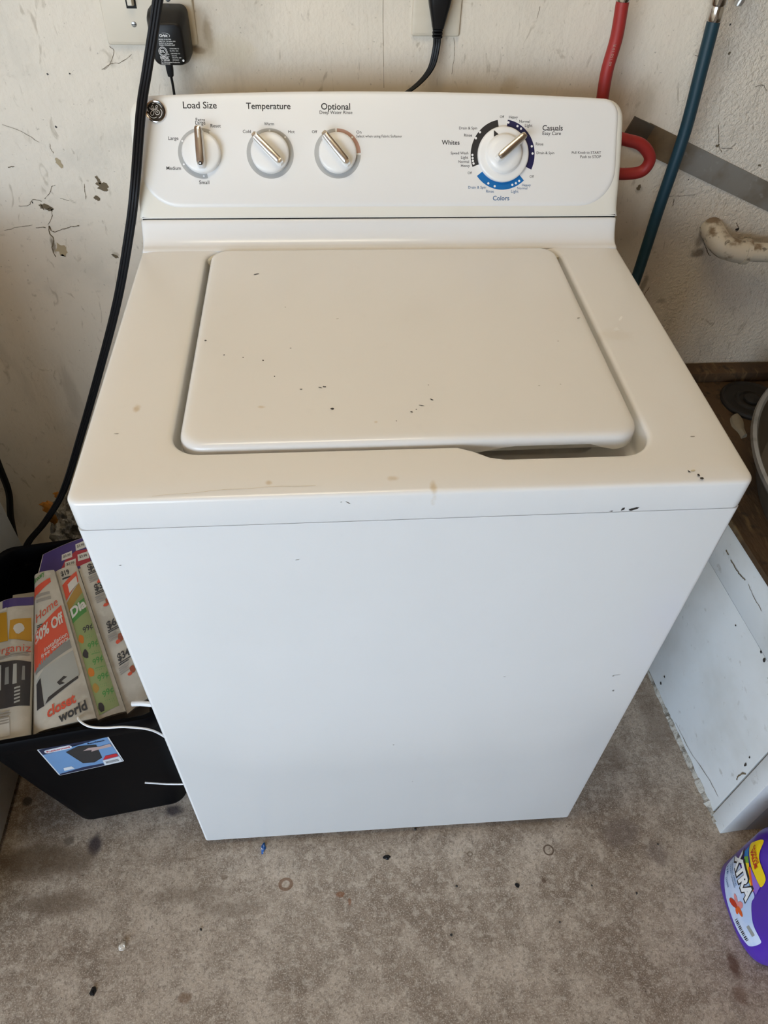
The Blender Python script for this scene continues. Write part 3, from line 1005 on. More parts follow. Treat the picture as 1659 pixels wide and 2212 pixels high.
class Sheet:
    """a folded paper lying over the pile: corners TL, TR, BR, BL in bin coordinates, bulging across"""

    def __init__(self, tl, tr, br, bl_, bulge, droop, thick, label, name='newspaper', wav=0.0):
        self.c = [bp(*q) for q in (tl, tr, br, bl_)]
        self.bulge, self.droop, self.wav = bulge, droop, wav
        self.n = ((self.c[1] - self.c[0]).cross(self.c[3] - self.c[0])).normalized()
        if self.n.z < 0:
            self.n = -self.n
        nu, nv = 18, 14
        top = [[self.p(i / nu, j / nv, 0) for i in range(nu + 1)] for j in range(nv + 1)]
        bot = [[self.p(i / nu, j / nv, -thick) for i in range(nu + 1)] for j in range(nv + 1)]
        mb = MB()
        vs_ = [q for r in top for q in r] + [q for r in bot for q in r]
        N = (nu + 1) * (nv + 1)
        fs = []
        I = lambda i, j: j * (nu + 1) + i
        for j in range(nv):
            for i in range(nu):
                fs.append((I(i, j), I(i + 1, j), I(i + 1, j + 1), I(i, j + 1)))
                fs.append((N + I(i, j), N + I(i, j + 1), N + I(i + 1, j + 1), N + I(i + 1, j)))
        for i in range(nu):
            fs.append((I(i, 0), N + I(i, 0), N + I(i + 1, 0), I(i + 1, 0)))
            fs.append((I(i, nv), I(i + 1, nv), N + I(i + 1, nv), N + I(i, nv)))
        for j in range(nv):
            fs.append((I(0, j), I(0, j + 1), N + I(0, j + 1), N + I(0, j)))
            fs.append((I(nu, j), N + I(nu, j), N + I(nu, j + 1), I(nu, j + 1)))
        mb.add(vs_, fs)
        self.o = mb.build(name, M['news'], None, sharp=60)
        tag(self.o, label, 'newspaper', 'papers in the bin')

    def p(self, u, v, o):
        a, b, c, d = self.c
        q = (d * (1 - u) + c * u) * (1 - v) + (a * (1 - u) + b * u) * v
        h = self.bulge * (1 - (2 * u - 1.05) ** 2) - self.droop * max(0, .22 - u) ** 2 * 20 + self.wav * math.sin(u * 9 + v * 3)
        return q + self.n * (h + o)

    def f(self, o=.0007):
        return lambda u, v: self.p(u, v, o)

    def rect(self, u0, u1, v0, v1, mat, name='print_block', o=.0007, sk=0.0):
        """sk tilts the block: rise of v from its left to its right edge"""
        return decal(name, [[(u0, v0), (u1, v0 + sk), (u1, v1 + sk), (u0, v1)]], self.f(o), M[mat], self.o, .09)

    def poly(self, pts, mat, name='print_block', o=.0009):
        return decal(name, [pts], self.f(o), M[mat], self.o, .09)

    def text(self, s, u0, u1, v, mat='n_ink', h=None, o=.0011, bold=.01, sk=0.0):
        return lettering(s, u0, u1, v, self.f(o), M[mat], self.o, height=h, bold=bold, dirv=sk)

    def lines(self, u0, u1, v0, v1, n, mat='n_fine', o=.0009, seed=0):
        r = random.Random(seed)
        polys = []
        for k in range(n):
            v = v0 + (v1 - v0) * (k + .5) / n
            w = (v1 - v0) / n * .28
            e = u1 - (u1 - u0) * r.random() * .3
            polys.append([(u0, v - w), (e, v - w), (e, v + w), (u0, v + w)])
        return decal('fine_print', polys, self.f(o), M[mat], self.o, .09)


pile = MB()
for k in range(22):
    z0 = .02 + .0158 * k
    r_ = random.Random(k)
    e = .018 * k / 22
    a0, a1 = .008 + r_.uniform(0, .008) - .022 * k / 22, .198 - r_.uniform(0, .008) + e * .8
    c0, c1 = .010 + r_.uniform(0, .006) - .022 * k / 22, .235 + r_.uniform(0, .012)
    vs_ = [bp(a, c, z + (c * .17 * (k / 21) if True else 0)) for z in (z0, z0 + .0145) for c in (c0, c1) for a in (a0, a1)]
    pile.add(vs_, [(0, 2, 3, 1), (4, 5, 7, 6), (0, 1, 5, 4), (2, 6, 7, 3), (0, 4, 6, 2), (1, 3, 7, 5)])
tag(pile.build('newspaper_pile', M['n_edge'], None, smooth=False), 'pile of old newspapers filling the black bin under the flyers', 'newspaper pile', kind='stuff')

ZB, SL = .396, .2
zz = lambda c: ZB + SL * max(c, 0)
# far right: white price sheet
s4 = Sheet((.105, .246, .450), (.168, .262, .452), (.228, .012, .400), (.179, -.016, .395), .004, 0, .006, 'white supplement with furniture prices, rightmost in the bin against the washer')
# green grocery flyer
s3 = Sheet((.071, .240, .4535), (.104, .246, .454), (.178, -.014, .400), (.137, -.020, .399), .004, 0, .007, 'green grocery flyer in the bin, right of the closet flyer')
# closet flyer
s2 = Sheet((.034, .234, .455), (.070, .238, .459), (.136, -.019, .404), (.041, -.026, .402), .006, .012, .009, 'closet flyer with an orange block in the middle of the bin')
# left rolled flyer
s1 = Sheet((-.036, .196, .440), (.036, .202, .440), (.040, -.024, .394), (-.026, -.026, .392), .010, .004, .006, 'flyer with yellow pots and a dark shoe rack, leftmost in the bin', wav=.0022)
# purple coupon page sticking up behind
s5 = Sheet((.046, .283, .452), (.122, .303, .462), (.132, .243, .447), (.038, .236, .444), .003, 0, .004, 'purple coupon page sticking out behind the other papers in the bin')

# -- print on the closet flyer
s2.poly([(.06, .36), (1 - .07, .52), (1 - .07, .745), (.10, .60), (.04, .52)], 'n_red')
s2.text('50% Off', .12, .90, .530, 'n_white', .072, sk=.13, bold=.03)
s2.text('installation', .34, .90, .462, 'n_white', .028, sk=.13)
s2.text('free delivery', .26, .90, .425, 'n_white', .028, sk=.13)
s2.text('Home', .16, .86, .665, 'n_red', .060, sk=.12, bold=.0)
s2.lines(.18, .90, .615, .650, 3, 'n_ink', seed=4)
s2.poly([(.10, .34), (.92, .455), (.92, .508), (.30, .425), (.10, .37)], 'n_grey')
s2.poly([(.12, .125), (.26, .135), (.93, .275), (.93, .435), (.30, .36), (.12, .30)], 'n_lgrey')
s2.poly([(.12, .125), (.26, .135), (.22, .31), (.12, .28)], 'n_dark', o=.0012)
s2.poly([(.28, .145), (.9, .255), (.9, .27), (.34, .18)], 'n_dark', o=.0012)
s2.poly([(.52, .255), (.66, .285), (.72, .275), (.60, .255), (.66, .24), (.56, .235)], 'n_dark', o=.0013)
s2.text('closet', .30, .78, .062, 'n_red', .062, sk=.11, bold=.03)
s2.text('world', .47, .92, .016, 'n_ink', .058, sk=.10, bold=.03)
s2.poly([(.05, .83), (.80, .915), (.80, .945), (.10, .90)], 'n_red')
s2.lines(.20, .85, .79, .86, 2, 'n_fine', seed=6)
s2.text('Grocery', .10, .62, .935, 'n_dgreen', .034, sk=.07, bold=.03)
# -- print on the green flyer
s3.poly([(.10, 0.02), (.86, .04), (.88, .80), (.10, .70)], 'n_green')
s3.poly([(.10, .70), (.88, .80), (.86, .87), (.10, .76)], 'n_olive', o=.0010)
s3.poly([(.10, .615), (.80, .665), (.86, .76), (.10, .70)], 'n_dgreen', o=.0011)
s3.text('Dia', .14, .86, .650, 'n_white', .060, sk=.07, bold=.04, o=.0014)
s3.poly([(.10, .775), (.86, .88), (.92, .955), (.12, .885)], 'n_red', o=.0011)
s3.poly([(.34, .815), (.80, .865), (.84, .92), (.36, .875)], 'n_white', o=.0014)
for k, v in enumerate((.53, .42, .315, .21, .11)):
    s3.text('99¢', .42, .84, v, 'n_dgreen' if k else 'n_ink', .036, sk=.05, bold=.02)
    s3.lines(.45, .84, v - .040, v - .014, 2, 'n_dgreen', seed=20 + k)
for v, mt in ((.50, 'n_orange'), (.40, 'n_dark'), (.28, 'n_orange'), (.18, 'n_olive'), (.06, 'n_dark')):
    s3.poly(blobpoly(.25, v, .13, .032, int(v * 100), 12, .25), mt, o=.0012)
s3.text('$19', .20, .60, .945, 'n_ink', .034, bold=.03)
s3.lines(.20, .8, .915, .935, 1, 'n_ink', seed=9)
# -- print on the price sheet
for v, s in ((.79, '$34'), (.52, '$6'), (.30, '$34'), (.94, '$8')):
    s4.text(s, .22, .48 if len(s) < 3 else .56, v, 'n_ink', .046, bold=.03)
    s4.lines(.20, .60, v - .030, v - .008, 2, 'n_ink', seed=int(v * 50))
    s4.lines(.16, .50, v - .085, v - .035, 4, 'n_fine', seed=int(v * 70))
for u, v in ((.46, .69), (.46, .43), (.50, .21), (.50, .86)):
    s4.poly(blobpoly(u, v, .09, .030, int(v * 99), 10, .3), 'n_brown')
    s4.poly(blobpoly(u - .10, v - .018, .08, .014, int(v * 98), 10, .3), 'n_red', o=.0012)
s4.text('40', .72, .90, .36, 'n_red', .025)
s4.text('40', .72, .90, .13, 'n_red', .025)
# -- print on the left flyer
s1.rect(.38, 1.0, .93, .995, 'n_purple', sk=.01)
s1.poly([(.10, .70), (.52, .68), (.48, .90), (.14, .92)], 'n_yellow')
s1.poly([(.54, .69), (.98, .66), (.96, .84), (.56, .83)], 'n_yellow')
s1.poly(blobpoly(.74, .76, .11, .045, 3, 12, .2), 'n_white', o=.0013)
s1.rect(.14, .48, .915, .935, 'n_white', o=.0012)
s1.text('Organiz', .16, .97, .600, 'n_red', .060, sk=-.02, bold=-.006)
s1.lines(.16, .95, .555, .585, 2, 'n_fine', seed=31)
s1.poly([(.18, .215), (.98, .20), (.98, .51), (.80, .52), (.55, .53), (.18, .55)], 'n_dark')
for k, (u, v, w, h) in enumerate([(.20, .42, .07, .12), (.32, .34, .06, .18), (.46, .37, .10, .12), (.64, .36, .09, .14), (.82, .38, .06, .10), (.20, .30, .05, .08)]):
    s1.poly([(u, v), (u + w, v), (u + w * .9, v + h), (u + .01, v + h)], 'n_lgrey' if k % 2 else 'n_grey', o=.0012)
for k in range(5):
    s1.poly([(.68, .225 + .024 * k), (.80, .232 + .024 * k), (.80, .244 + .024 * k), (.68, .237 + .024 * k)], 'n_lgrey', o=.0013)
s1.poly([(.30, .02), (.60, .02), (.58, .14), (.34, .15)], 'n_white')
s1.lines(.36, .62, .10, .19, 5, 'n_fine', seed=33, o=.0012)
# -- print on the purple page
s5.rect(.02, .98, .02, .98, 'n_purple')
s5.poly([(.42, .10), (.95, .10), (.95, .58), (.70, .62), (.50, .40)], 'n_crimson')
for u, v in ((.44, .42), (.72, .62), (.50, .12), (.74, .26)):
    q = s5.poly([(u, v), (u + .20, v + .03), (u + .20, v + .25), (u, v + .22)], 'n_white', o=.0013)
    s5.text('$3.99', u + .03, u + .17, v + .09, 'n_ink', .09, o=.0016)

# white cable looping over the bin's rim
wire = spline([bp(.108, -.010, .405), bp(.116, -.026, .4145), bp(.132, -.0400, .4185), bp(.155, -.0465, .4190), bp(.185, -.050, .416), bp(.222, -.056, .398), bp(.248, -.060, .330), bp(.252, -.062, .26), bp(.238, -.050, .195), bp(.205, -.036, .172), bp(.170, -.026, .170), bp(.160, -.024, .172)], 8)
wire = [Vector((min(q.x, -.3485), q.y, q.z)) for q in wire]
tag(MB().tube(wire, .0016, 8).build('cable', M['white'], None), 'thin white cable looping over the rim of the black bin', 'cable')
tag(MB().tube(spline([bp(.190, -.010, .412), bp(.204, -.014, .4150), bp(.222, -.020, .416)], 4), .0042, 10).build('plastic_clip', M['white'], None), 'short white plastic piece on the bin rim beside the washer', 'clip')

# crumpled plastic bag behind the bin
m = NM('crinkled_clear_plastic', srgb(120, 112, 98), .16, spec=.8)
m.var(40, srgb(52, 46, 38), .42, .6, .85, 5).var(90, srgb(190, 184, 172), .62, .72, .6)
m.bump(60, .9, .012, 5)
M['bag'] = m.done()
bm = bmesh.new()
bmesh.ops.create_icosphere(bm, subdivisions=5, radius=1.0)
rnd = random.Random(5)
from mathutils import noise as mnoise
for v in bm.verts:
    d = v.co.normalized()
    k = 1 + .22 * mnoise.noise(d * 2.3) + .13 * abs(mnoise.noise(d * 7)) + .07 * abs(mnoise.noise(d * 17))
    z = d.z * .165 * k
    v.co = Vector((-.592 + d.x * .105 * k, .605 + d.y * .096 * k, max(.0, .165 + z)))
me = bpy.data.meshes.new('plastic_bag')
bm.to_mesh(me)
bm.free()
tag(link('plastic_bag', me, M['bag'], None, smooth=False), 'crumpled shiny plastic bag behind the black bin', 'bag')
M['yellowp'] = flat('orange_yellow_plastic', srgb(150, 92, 10), .5)
for i, (px, py, y, r, lb_) in enumerate([(104, 1098, .50, .011, 'larger orange plastic scrap behind the black cord'), (114, 1122, .495, .008, 'smaller orange plastic scrap just below the larger one'), (124, 1071, .52, .006, 'yellow plastic scrap highest above the bag')]):
    p_ = at(px, py, 1, y)
    mb = MB()
    rings = []
    for k in range(5):
        t = k / 4
        rr_ = r * (.6 + .5 * math.sin(t * 3))
        rings.append([p_ + Vector((rr_ * math.cos(a + .2 * k) * (1.3 if k % 2 else .7), rr_ * math.sin(a + .2 * k) * .35, (t - .5) * r * 2.8 + rr_ * .6 * math.cos(a * 2))) for a in [2 * math.pi * q / 7 for q in range(7)]])
    mb.loft(rings)
    tag(mb.build('plastic_scrap', M['yellowp'], None, smooth=False), lb_, 'plastic scrap', 'plastic scraps behind the bin')

# ------------------------------------------------------------------ appliance at the left edge
m = NM('grey_appliance_enamel', srgb(176, 174, 168), .45)
m.var(5, srgb(160, 156, 148), .4, .7, .7).var(60, srgb(120, 112, 100), .68, .8, .6)
M['dryer'] = m.done()
dr = thing('dryer', (-1.05, .2, 0), 'grey appliance side standing at the left edge beside the bin', 'appliance')
MB().box(-1.39, -.715, -.16, .514, .012, .87).build('cabinet', M['dryer'], dr, bevel=.006)
MB().box(-1.392, -.713, -.162, .516, .872, .905).build('top_cover', M['dryer'], dr, bevel=.006)
for x in (-1.33, -.775):
    for y in (-.10, .46):
        MB().lathe([(.02, 0), (.02, .006), (.009, .008), (.009, .016)], lambda a, b, h, x=x, y=y: Vector((x + a, y + b, h)), 16).build('levelling_foot', M['rubber'], dr)

# black flat cord hanging in front of the console's left end
cp = [(-.272, .60, 1.30), (-.2757, .6, 1.2237), (-.287, .6, 1.1855), (-.3099, .59, 1.1209), (-.3248, .572, 1.0755), (-.3432, .528, .9944), (-.3630, .522, .9332), (-.404, .52, .826), (-.46, .515, .7027), (-.5236, .51, .57), (-.5866, .5, .4447), (-.634, .482, .3815), (-.6817, .462, .3288), (-.690, .455, .25), (-.688, .46, .12), (-.68, .48, .004)]
cpts = spline(cp, 6)
mb = MB()
side = Vector((.94, -.25, .22)).normalized()
for k in (-1, 0, 1):
    mb.tube([q + side * (.0047 * k) for q in cpts], .0029, 8)
tag(mb.build('extension_cord', M['rubber'], None), 'long black ribbed flat cord hanging across the left end of the console', 'cord')
c2 = spline([(-.800, .715, .40), (-.8059, .715, .3123), (-.8123, .715, .234), (-.8321, .712, .1586), (-.8426, .70, .0775), (-.84, .68, .008)], 6)
tag(MB().tube(c2, .0075, 8).build('extension_cord', M['rubber'], None), 'short thick black cord on the wall behind the grey appliance', 'cord')

# ------------------------------------------------------------------ things on the wall
m = NM('wall_plate_paint', srgb(214, 204, 186), .45)
m.var(8, srgb(196, 184, 162), .45, .7, .6).var(120, srgb(140, 124, 100), .72, .8, .6)
M['plate'] = m.done()
M['ivory'] = flat('ivory_switch', srgb(216, 208, 192), .35, var=.03)


def plate(name, x0, x1, z0, z1, label, cat='wall plate'):
    t = thing(name, ((x0 + x1) / 2, YW, z0), label, cat)
    rings = []
    for i, d in ((0, 0.0003), (0, .0035), (.0012, .0052), (.004, .0062)):
        rings.append([(x, YW - d, z) for x, z in rrect(x0 + i, x1 - i, z0 + i, z1 - i, .003, 3, 2)])
    MB().loft(rings).build('plate', M['plate'], t, sharp=30)
    return t


def screw(x, z, y, t):
    f = lambda a, b, h: Vector((x + a, y - h, z + b))
    s = MB().lathe([(.0036, 0), (.0036, .0006), (.0022, .0013), (.0003, .0014)], f, 16).build('screw', M['steel'], t)
    MB().box(x - .0032, x + .0032, y - .00155, y - .0012, z - .0004, z + .0004).build('screw_slot', M['chip'], s, smooth=False)


p1 = plate('switch_plate', -.3874, -.2600, 1.1105, 1.228, 'painted double switch and outlet plate behind the black adapter')
screw(-.3456, 1.137, YW - .006, p1)
screw(-.293, 1.168, YW - .006, p1)
MB().box(-.3515, -.3375, YW - .0066, YW - .0060, 1.156, 1.190).build('switch_slot', M['gap'], p1, smooth=False)
MB().loft([[(x, YW - d, z) for x, z in rrect(-.3492 + i, -.3398 - i, 1.1595 + i, 1.186 - i, .001, 2, 1)] for i, d in ((0, .006), (.0005, .011), (.002, .016))]).build('toggle', M['ivory'], p1)

p2 = plate('outlet_plate', .0510, .1218, 1.1260, 1.241, 'cream outlet plate above the middle of the console')

# black plug in the outlet
pl = thing('power_plug', (.0870, YW - .006, 1.140), 'black power plug and cord in the cream outlet plate', 'plug')
prof = [(.0155, .0135, 1.200), (.0160, .0140, 1.176), (.0145, .0130, 1.168), (.0115, .0110, 1.156), (.0095, .0095, 1.148), (.0080, .0085, 1.141)]
yc = YW - .0065 - .014
MB().loft([[(.0870 + x, yc + y, z) for x, y in rrect(-a, a, -b, b, b * .5, 4, 2)] for a, b, z in prof]).build('plug_body', M['blackplastic'], pl)
for k in range(3):
    z = 1.1385 - .0042 * k
    MB().loft([[(.0870 + x, yc + y, z + d) for x, y in rrect(-.0072 + i, .0072 - i, -.0062 + i, .0062 - i, .003, 3, 1)] for i, d in ((.0012, -.0018), (0, -.0008), (0, .0008), (.0012, .0018))]).build('strain_relief', M['blackplastic'], pl)
pc = spline([(.0870, yc, 1.132), (.0868, yc, 1.115), (.0800, .714, 1.090), (.0600, .708, 1.0695), (.0300, .700, 1.054), (-.0200, .690, 1.035), (-.06, .68, 1.00)], 6)
mb = MB()
for k in (-1, 0, 1):
    mb.tube([q + Vector((.0034, 0, .0016)) * k for q in pc], .0024, 7)
mb.build('cord', M['rubber'], pl)

# black plug-in adapter
ad = thing('power_adapter', (-.298, YW - .006, 1.09), 'black plug-in power adapter with white print on the double plate', 'adapter')
yb, yf = YW - .0065, YW - .052
zt_, zb_ = 1.1685, 1.0955


def ad_ring(y, x0, x1, z0, z1, r):
    return [(x, y, z) for x, z in rrect(x0, x1, z0, z1, r, 5, 3)]


ab = MB().loft([ad_ring(yb, -.3215, -.2680, zb_ + .004, zt_ - .006, .010), ad_ring(yb - .012, -.3225, -.2670, zb_ + .002, zt_ - .006, .011), ad_ring(yb - .028, -.3215, -.2685, zb_, zt_ - .009, .011),
                ad_ring(yf + .004, -.3175, -.2725, zb_ + .002, zt_ - .0175, .010), ad_ring(yf + .001, -.3160, -.2740, zb_ + .0035, zt_ - .0195, .009), ad_ring(yf, -.3140, -.2760, zb_ + .0055, zt_ - .0215, .008)]).build('case', M['adapter'], ad, sharp=40)
ax = lambda x, z: Vector((x, yf - .0004, z))
AX0, AX1 = -.3095, -.2775


def AT(s, u0, u1, v, b=.01):
    """print on the adapter face; u from 0 to 1 across the print, v in mm below its top"""
    lettering(s, AX0 + (AX1 - AX0) * u0, AX0 + (AX1 - AX0) * u1, 1.1385 - v * .001, ax, M['white'], ab, bold=b)


AT('Orbit', .15, .50, 5.2, .02)
decal('print_mark', [[(AX0 + .0115 + k_ * .0076 * math.cos(t_), 1.1350 + k_ * .0032 * math.sin(t_)) for k_, t_ in [(1, -.6 + 2.6 * q / 14) for q in range(15)] + [(.93, 2.0 - 2.6 * q / 14) for q in range(15)]]], ax, M['white'], ab)
AT('MODEL 57118-27900', .10, .62, 8.6)
AT('INPUT AC 120V 60Hz 10W', .10, .80, 11.0)
AT('OUTPUT AC 24V 500mA', .08, .68, 13.4)
AT('CLASS 2 POWER UNIT', .08, .76, 15.8)
decal('print_mark', arcpoly(AX0 + .0062, 1.1155, .0054, .0060, 0, 360, 40), ax, M['white'], ab)
decal('print_mark', arcpoly(AX0 + .0062, 1.1155, .0040, .0045, 0, 360, 32), ax, M['white'], ab)
AT('ETL', .085, .275, 24.2, .03)
AT('US', .36, .44, 27.0)
AT('CONFORMS TO', .50, .90, 19.8)
AT('UL STD. 1310', .50, .86, 22.6)
AT('CERTIFIED TO', .52, .92, 26.0)
AT('CSA STD.', .54, .78, 28.6)
AT('C22.2 No. 223', .54, .94, 31.0)
AT('EFFICIENCY', .56, .84, 33.8)
decal('print_mark', arcpoly(AX0 + .0325, 1.1045, .0, .0015, 0, 360, 20), ax, M['white'], ab)
AT('Intertek', .04, .40, 31.6, .02)
AT('3138368', .06, .42, 34.6)
AT('For Orbit Irrigation Products Inc.', .05, .86, 36.8)
AT('Made in China', .05, .42, 38.8)
decal('print_mark', [[(AX0 + .001, 1.1093), (AX0 + .0140, 1.1093), (AX0 + .0140, 1.1096), (AX0 + .001, 1.1096)]], ax, M['white'], ab)
MB().loft([[(-.3010 + x, yf + .018 + y, z) for x, y in rrect(-a, a, -a, a, a * .4, 3, 1)] for a, z in ((.0050, 1.0975), (.0048, 1.088), (.0040, 1.080), (.0030, 1.0790))]).build('strain_relief', M['rubber'], ad)
MB().tube(spline([(-.3010, yf + .018, 1.081), (-.3005, .706, 1.070), (-.2995, .700, 1.052), (-.298, .69, 1.02), (-.296, .68, .98)], 6), .0019, 8).build('cord', M['rubber'], ad)

# hoses
rh = thing('water_hose', (.34, .69, .90), 'red rubber hot water hose looping beside the console', 'hose', 'washer supply hoses')
hp = spline([(.3404, .690, 1.215), (.3408, .690, 1.1841), (.3436, .690, 1.1393), (.3406, .690, 1.0976), (.3420, .688, 1.0613), (.345, .684, 1.03), (.3560, .676, 1.012), (.3865, .670, 1.0062), (.4145, .668, .9990), (.4340, .668, .9790), (.4280, .669, .9590), (.4007, .670, .9535), (.370, .672, .9560), (.34, .675, .965), (.31, .675, .98)], 8)
MB().tube(hp, .0092, 16).build('hose', M['red'], rh)
lettering('60 150 19 R', 0, .028, 0, lambda u, v: Vector((.3418 + v + (u) * .06, .6803, 1.1230 + u)) if False else Vector((.3412 - v + u * .03, .6800, 1.105 + u)), M['ink_pink'], rh)
MB().lathe([(.0098, 1.183), (.0107, 1.1845), (.0107, 1.205), (.0115, 1.206), (.0115, 1.222)], lambda a, b, h: Vector((.3404 + a, .690 + b, h)), 20).build('ferrule', M['chrome'], rh)
bh = thing('water_hose', (.478, .68, .50), 'dark teal rubber cold water hose hanging right of the console', 'hose', 'washer supply hoses')
hp = spline([(.4725, .680, 1.215), (.4738, .680, 1.188), (.4757, .680, 1.1715), (.4797, .680, 1.1016), (.4840, .680, 1.0175), (.4820, .680, .95), (.4794, .680, .8843), (.4774, .680, .7733), (.472, .680, .66), (.465, .675, .55), (.44, .66, .48), (.40, .645, .47), (.36, .64, .50)], 8)
MB().tube(hp, .0095, 16).build('hose', M['teal'], bh)
MB().lathe([(.0100, 1.163), (.0110, 1.1645), (.0110, 1.180), (.0104, 1.182), (.0118, 1.184), (.0118, 1.215)], lambda a, b, h: Vector((.4757 - (h - 1.1715) * .06 + a, .680 + b, h)), 20).build('ferrule', M['chrome'], bh)
vt = thing('valve_handle', (.515, .70, 1.18), 'small dark valve lever end above the teal hose', 'valve')
MB().lathe([(.002, 1.1790), (.0052, 1.1800), (.0062, 1.184), (.0055, 1.190), (.0040, 1.196), (.0040, 1.225)], lambda a, b, h: Vector((.5090 + (h - 1.18) * .3 + a, .6900 + b, h)), 16).build('lever', M['steel'], vt)
MB().box(.505, .535, .685, .742, 1.215, 1.24).build('stem', M['steel'], vt, bevel=.003)

# grey metal strap across the wall, its left end wrapped in tape
m = NM('strap_metal', srgb(150, 146, 138), .5, .35)
m.var(14, srgb(116, 104, 86), .42, .66, .7).var(70, srgb(180, 178, 172), .6, .75, .5)
M['strap'] = m.done()
m = NM('old_brown_tape', srgb(112, 92, 66), .6)
m.var(20, srgb(84, 70, 52), .4, .7, .8)
M['tape'] = m.done()
M['tape_dark'] = flat('dark_grey_tape', srgb(84, 76, 66), .65, var=.15)
st = thing('wall_strap', (.6, YW, .86), 'flat grey metal strap slanting down the wall behind the teal hose', 'strap')
sa, sb = Vector((.43, 0, .992)), Vector((.98, 0, .775))
sd = (sb - sa).normalized()
sn = Vector((-sd.z, 0, sd.x))


def sq(u0, u1, w, d, extra=0.0):
    mb = MB()
    vs_ = []
    for y in (YW - .0004, YW - d):
        for u, ww in ((u0, -w), (u1, -w), (u1, w), (u0, w)):
            q = sa + sd * u + sn * ww
            vs_.append((q.x, y, q.z))
    return mb.add(vs_, [(0, 1, 2, 3), (4, 7, 6, 5), (0, 4, 5, 1), (1, 5, 6, 2), (2, 6, 7, 3), (3, 7, 4, 0)])


sq(.0, .60, .0205, .0022).build('strap', M['strap'], st, smooth=False)
tag(sq(.012, .085, .0212, .0032).build('tape', M['tape'], st, smooth=False), 'brown tape on the strap end')
tag(sq(-.018, .022, .0200, .0042).build('tape', M['tape_dark'], st, smooth=False, ), 'dark tape on the strap end')

# white drain pipe with an elbow coming out of the wall
m = NM('dirty_white_pipe', srgb(206, 196, 176), .5)
m.var(30, srgb(110, 84, 52), .48, .62, .85, 5).var(80, srgb(60, 44, 26), .60, .70, .7, 4)
M['pipe'] = m.done()
pp = thing('drain_pipe', (.68, .69, .80), 'dirty white drain pipe with an elbow on the wall at the right edge', 'pipe')
el = spline([(.617, YW + .01, .829), (.617, .722, .827), (.619, .704, .822), (.632, .694, .814), (.652, .690, .8095), (.668, .689, .808)], 6)
MB().tube(el, .0200, 20).build('elbow', M['pipe'], pp)
MB().tube([(.664, .6895, .8085), (.673, .689, .808)], .0222, 20).build('collar', M['pipe'], pp)
MB().tube([(.668, .689, .808), (.80, .686, .803), (1.0, .684, .80)], .0165, 20).build('pipe', M['pipe'], pp)

# ------------------------------------------------------------------ platform at the right
m = NM('platform_white_paint', srgb(214, 216, 216), .5)
m.var(6, srgb(196, 196, 192), .42, .7, .7).var(45, srgb(160, 156, 148), .62, .76, .6).var(140, srgb(92, 84, 74), .72, .79, .7)
m.bump(30, .2, .003)
M['pwhite'] = m.done()
m = NM('rough_plaster_edge', srgb(186, 182, 172), .8)
m.var(60, srgb(98, 88, 74), .45, .65, .85)
m.bump(70, .8, .008)
M['plaster'] = m.done()
m = NM('weathered_plywood', srgb(84, 62, 38), .8)
m.var(6, srgb(54, 39, 23), .40, .65, .8, 5).var(18, srgb(120, 98, 66), .54, .72, .7, 6, stretch=(5, 1, 1)).var(50, srgb(36, 27, 17), .56, .70, .7, 5)
m.bump(40, .5, .004, 5, stretch=(4, 1, 1))
M['ply'] = m.done()
PA, PB = Vector((.6357, -.042, 0)), Vector((.5729, .735, 0))
pd = (PB - PA).normalized()
pn = Vector((-pd.y, pd.x, 0))          # points to the washer
if pn.x > 0:
    pn = -pn
PT = .508
plat = thing('platform', (1.1, .35, 0), 'raised painted platform with a weathered wooden top at the right of the washer', 'platform')


def pf(u, z, o=0.0):
    """u along the platform's side from its front corner, z up, o outwards"""
    return PA + pd * u + pn * o + Vector((0, 0, z))


def slab(u0, u1, z0, z1, o0, o1):
    vs_ = [pf(u, z, o) for o in (o0, o1) for z in (z0, z1) for u in (u0, u1)]
    return MB().add(vs_, [(0, 1, 3, 2), (4, 6, 7, 5), (0, 4, 5, 1), (2, 3, 7, 6), (0, 2, 6, 4), (1, 5, 7, 3)])


slab(.0405, .775, .006, .3905, -.03, 0).build('side_panel', M['pwhite'], plat, bevel=.0015)
slab(.0405, .775, .3925, PT - .012, -.03, .0012).build('side_rail', M['pwhite'], plat, bevel=.0015)
tag(slab(0, .0355, 0.0, PT - .012, -.05, .0035).build('corner_board', M['pwhite'], plat, bevel=.002), 'white vertical corner board')
slab(.0350, .0410, .0, PT - .014, -.03, -.006).build('groove', M['plaster'], plat, smooth=False)
MB().box(.655, 1.75, -.038, -.012, .0, PT - .012).build('front_panel', flat('shaded_front_panel', srgb(150, 152, 158), .6), plat, smooth=False)  # grey-blue puts the shade on the front face into its colour
# broken plaster along the bottom
r_ = random.Random(11)
rings = []
nn = 150
for k in range(nn + 1):
    u = .02 + .735 * k / nn
    fade = max(.12, 1 - max(0, (u - .22)) / .25)
    q1 = .5 + .5 * mnoise.noise(Vector((u * 38, 0, 0)))
    q2 = .5 + .5 * mnoise.noise(Vector((u * 160, 5, 0)))
    w = (.001 + .007 * q1 + .006 * q2 * q2) * fade
    h = (.004 + .014 * q2 * q1 + .006 * q1) * fade
    rings.append([pf(u, 0, -.008), pf(u, 0, w), pf(u, h * .35, w * .95), pf(u, h * .7, w * .45), pf(u, h, .0006), pf(u, h, -.008)])
MB().loft(rings).build('broken_plaster', M['plaster'], plat, sharp=15)
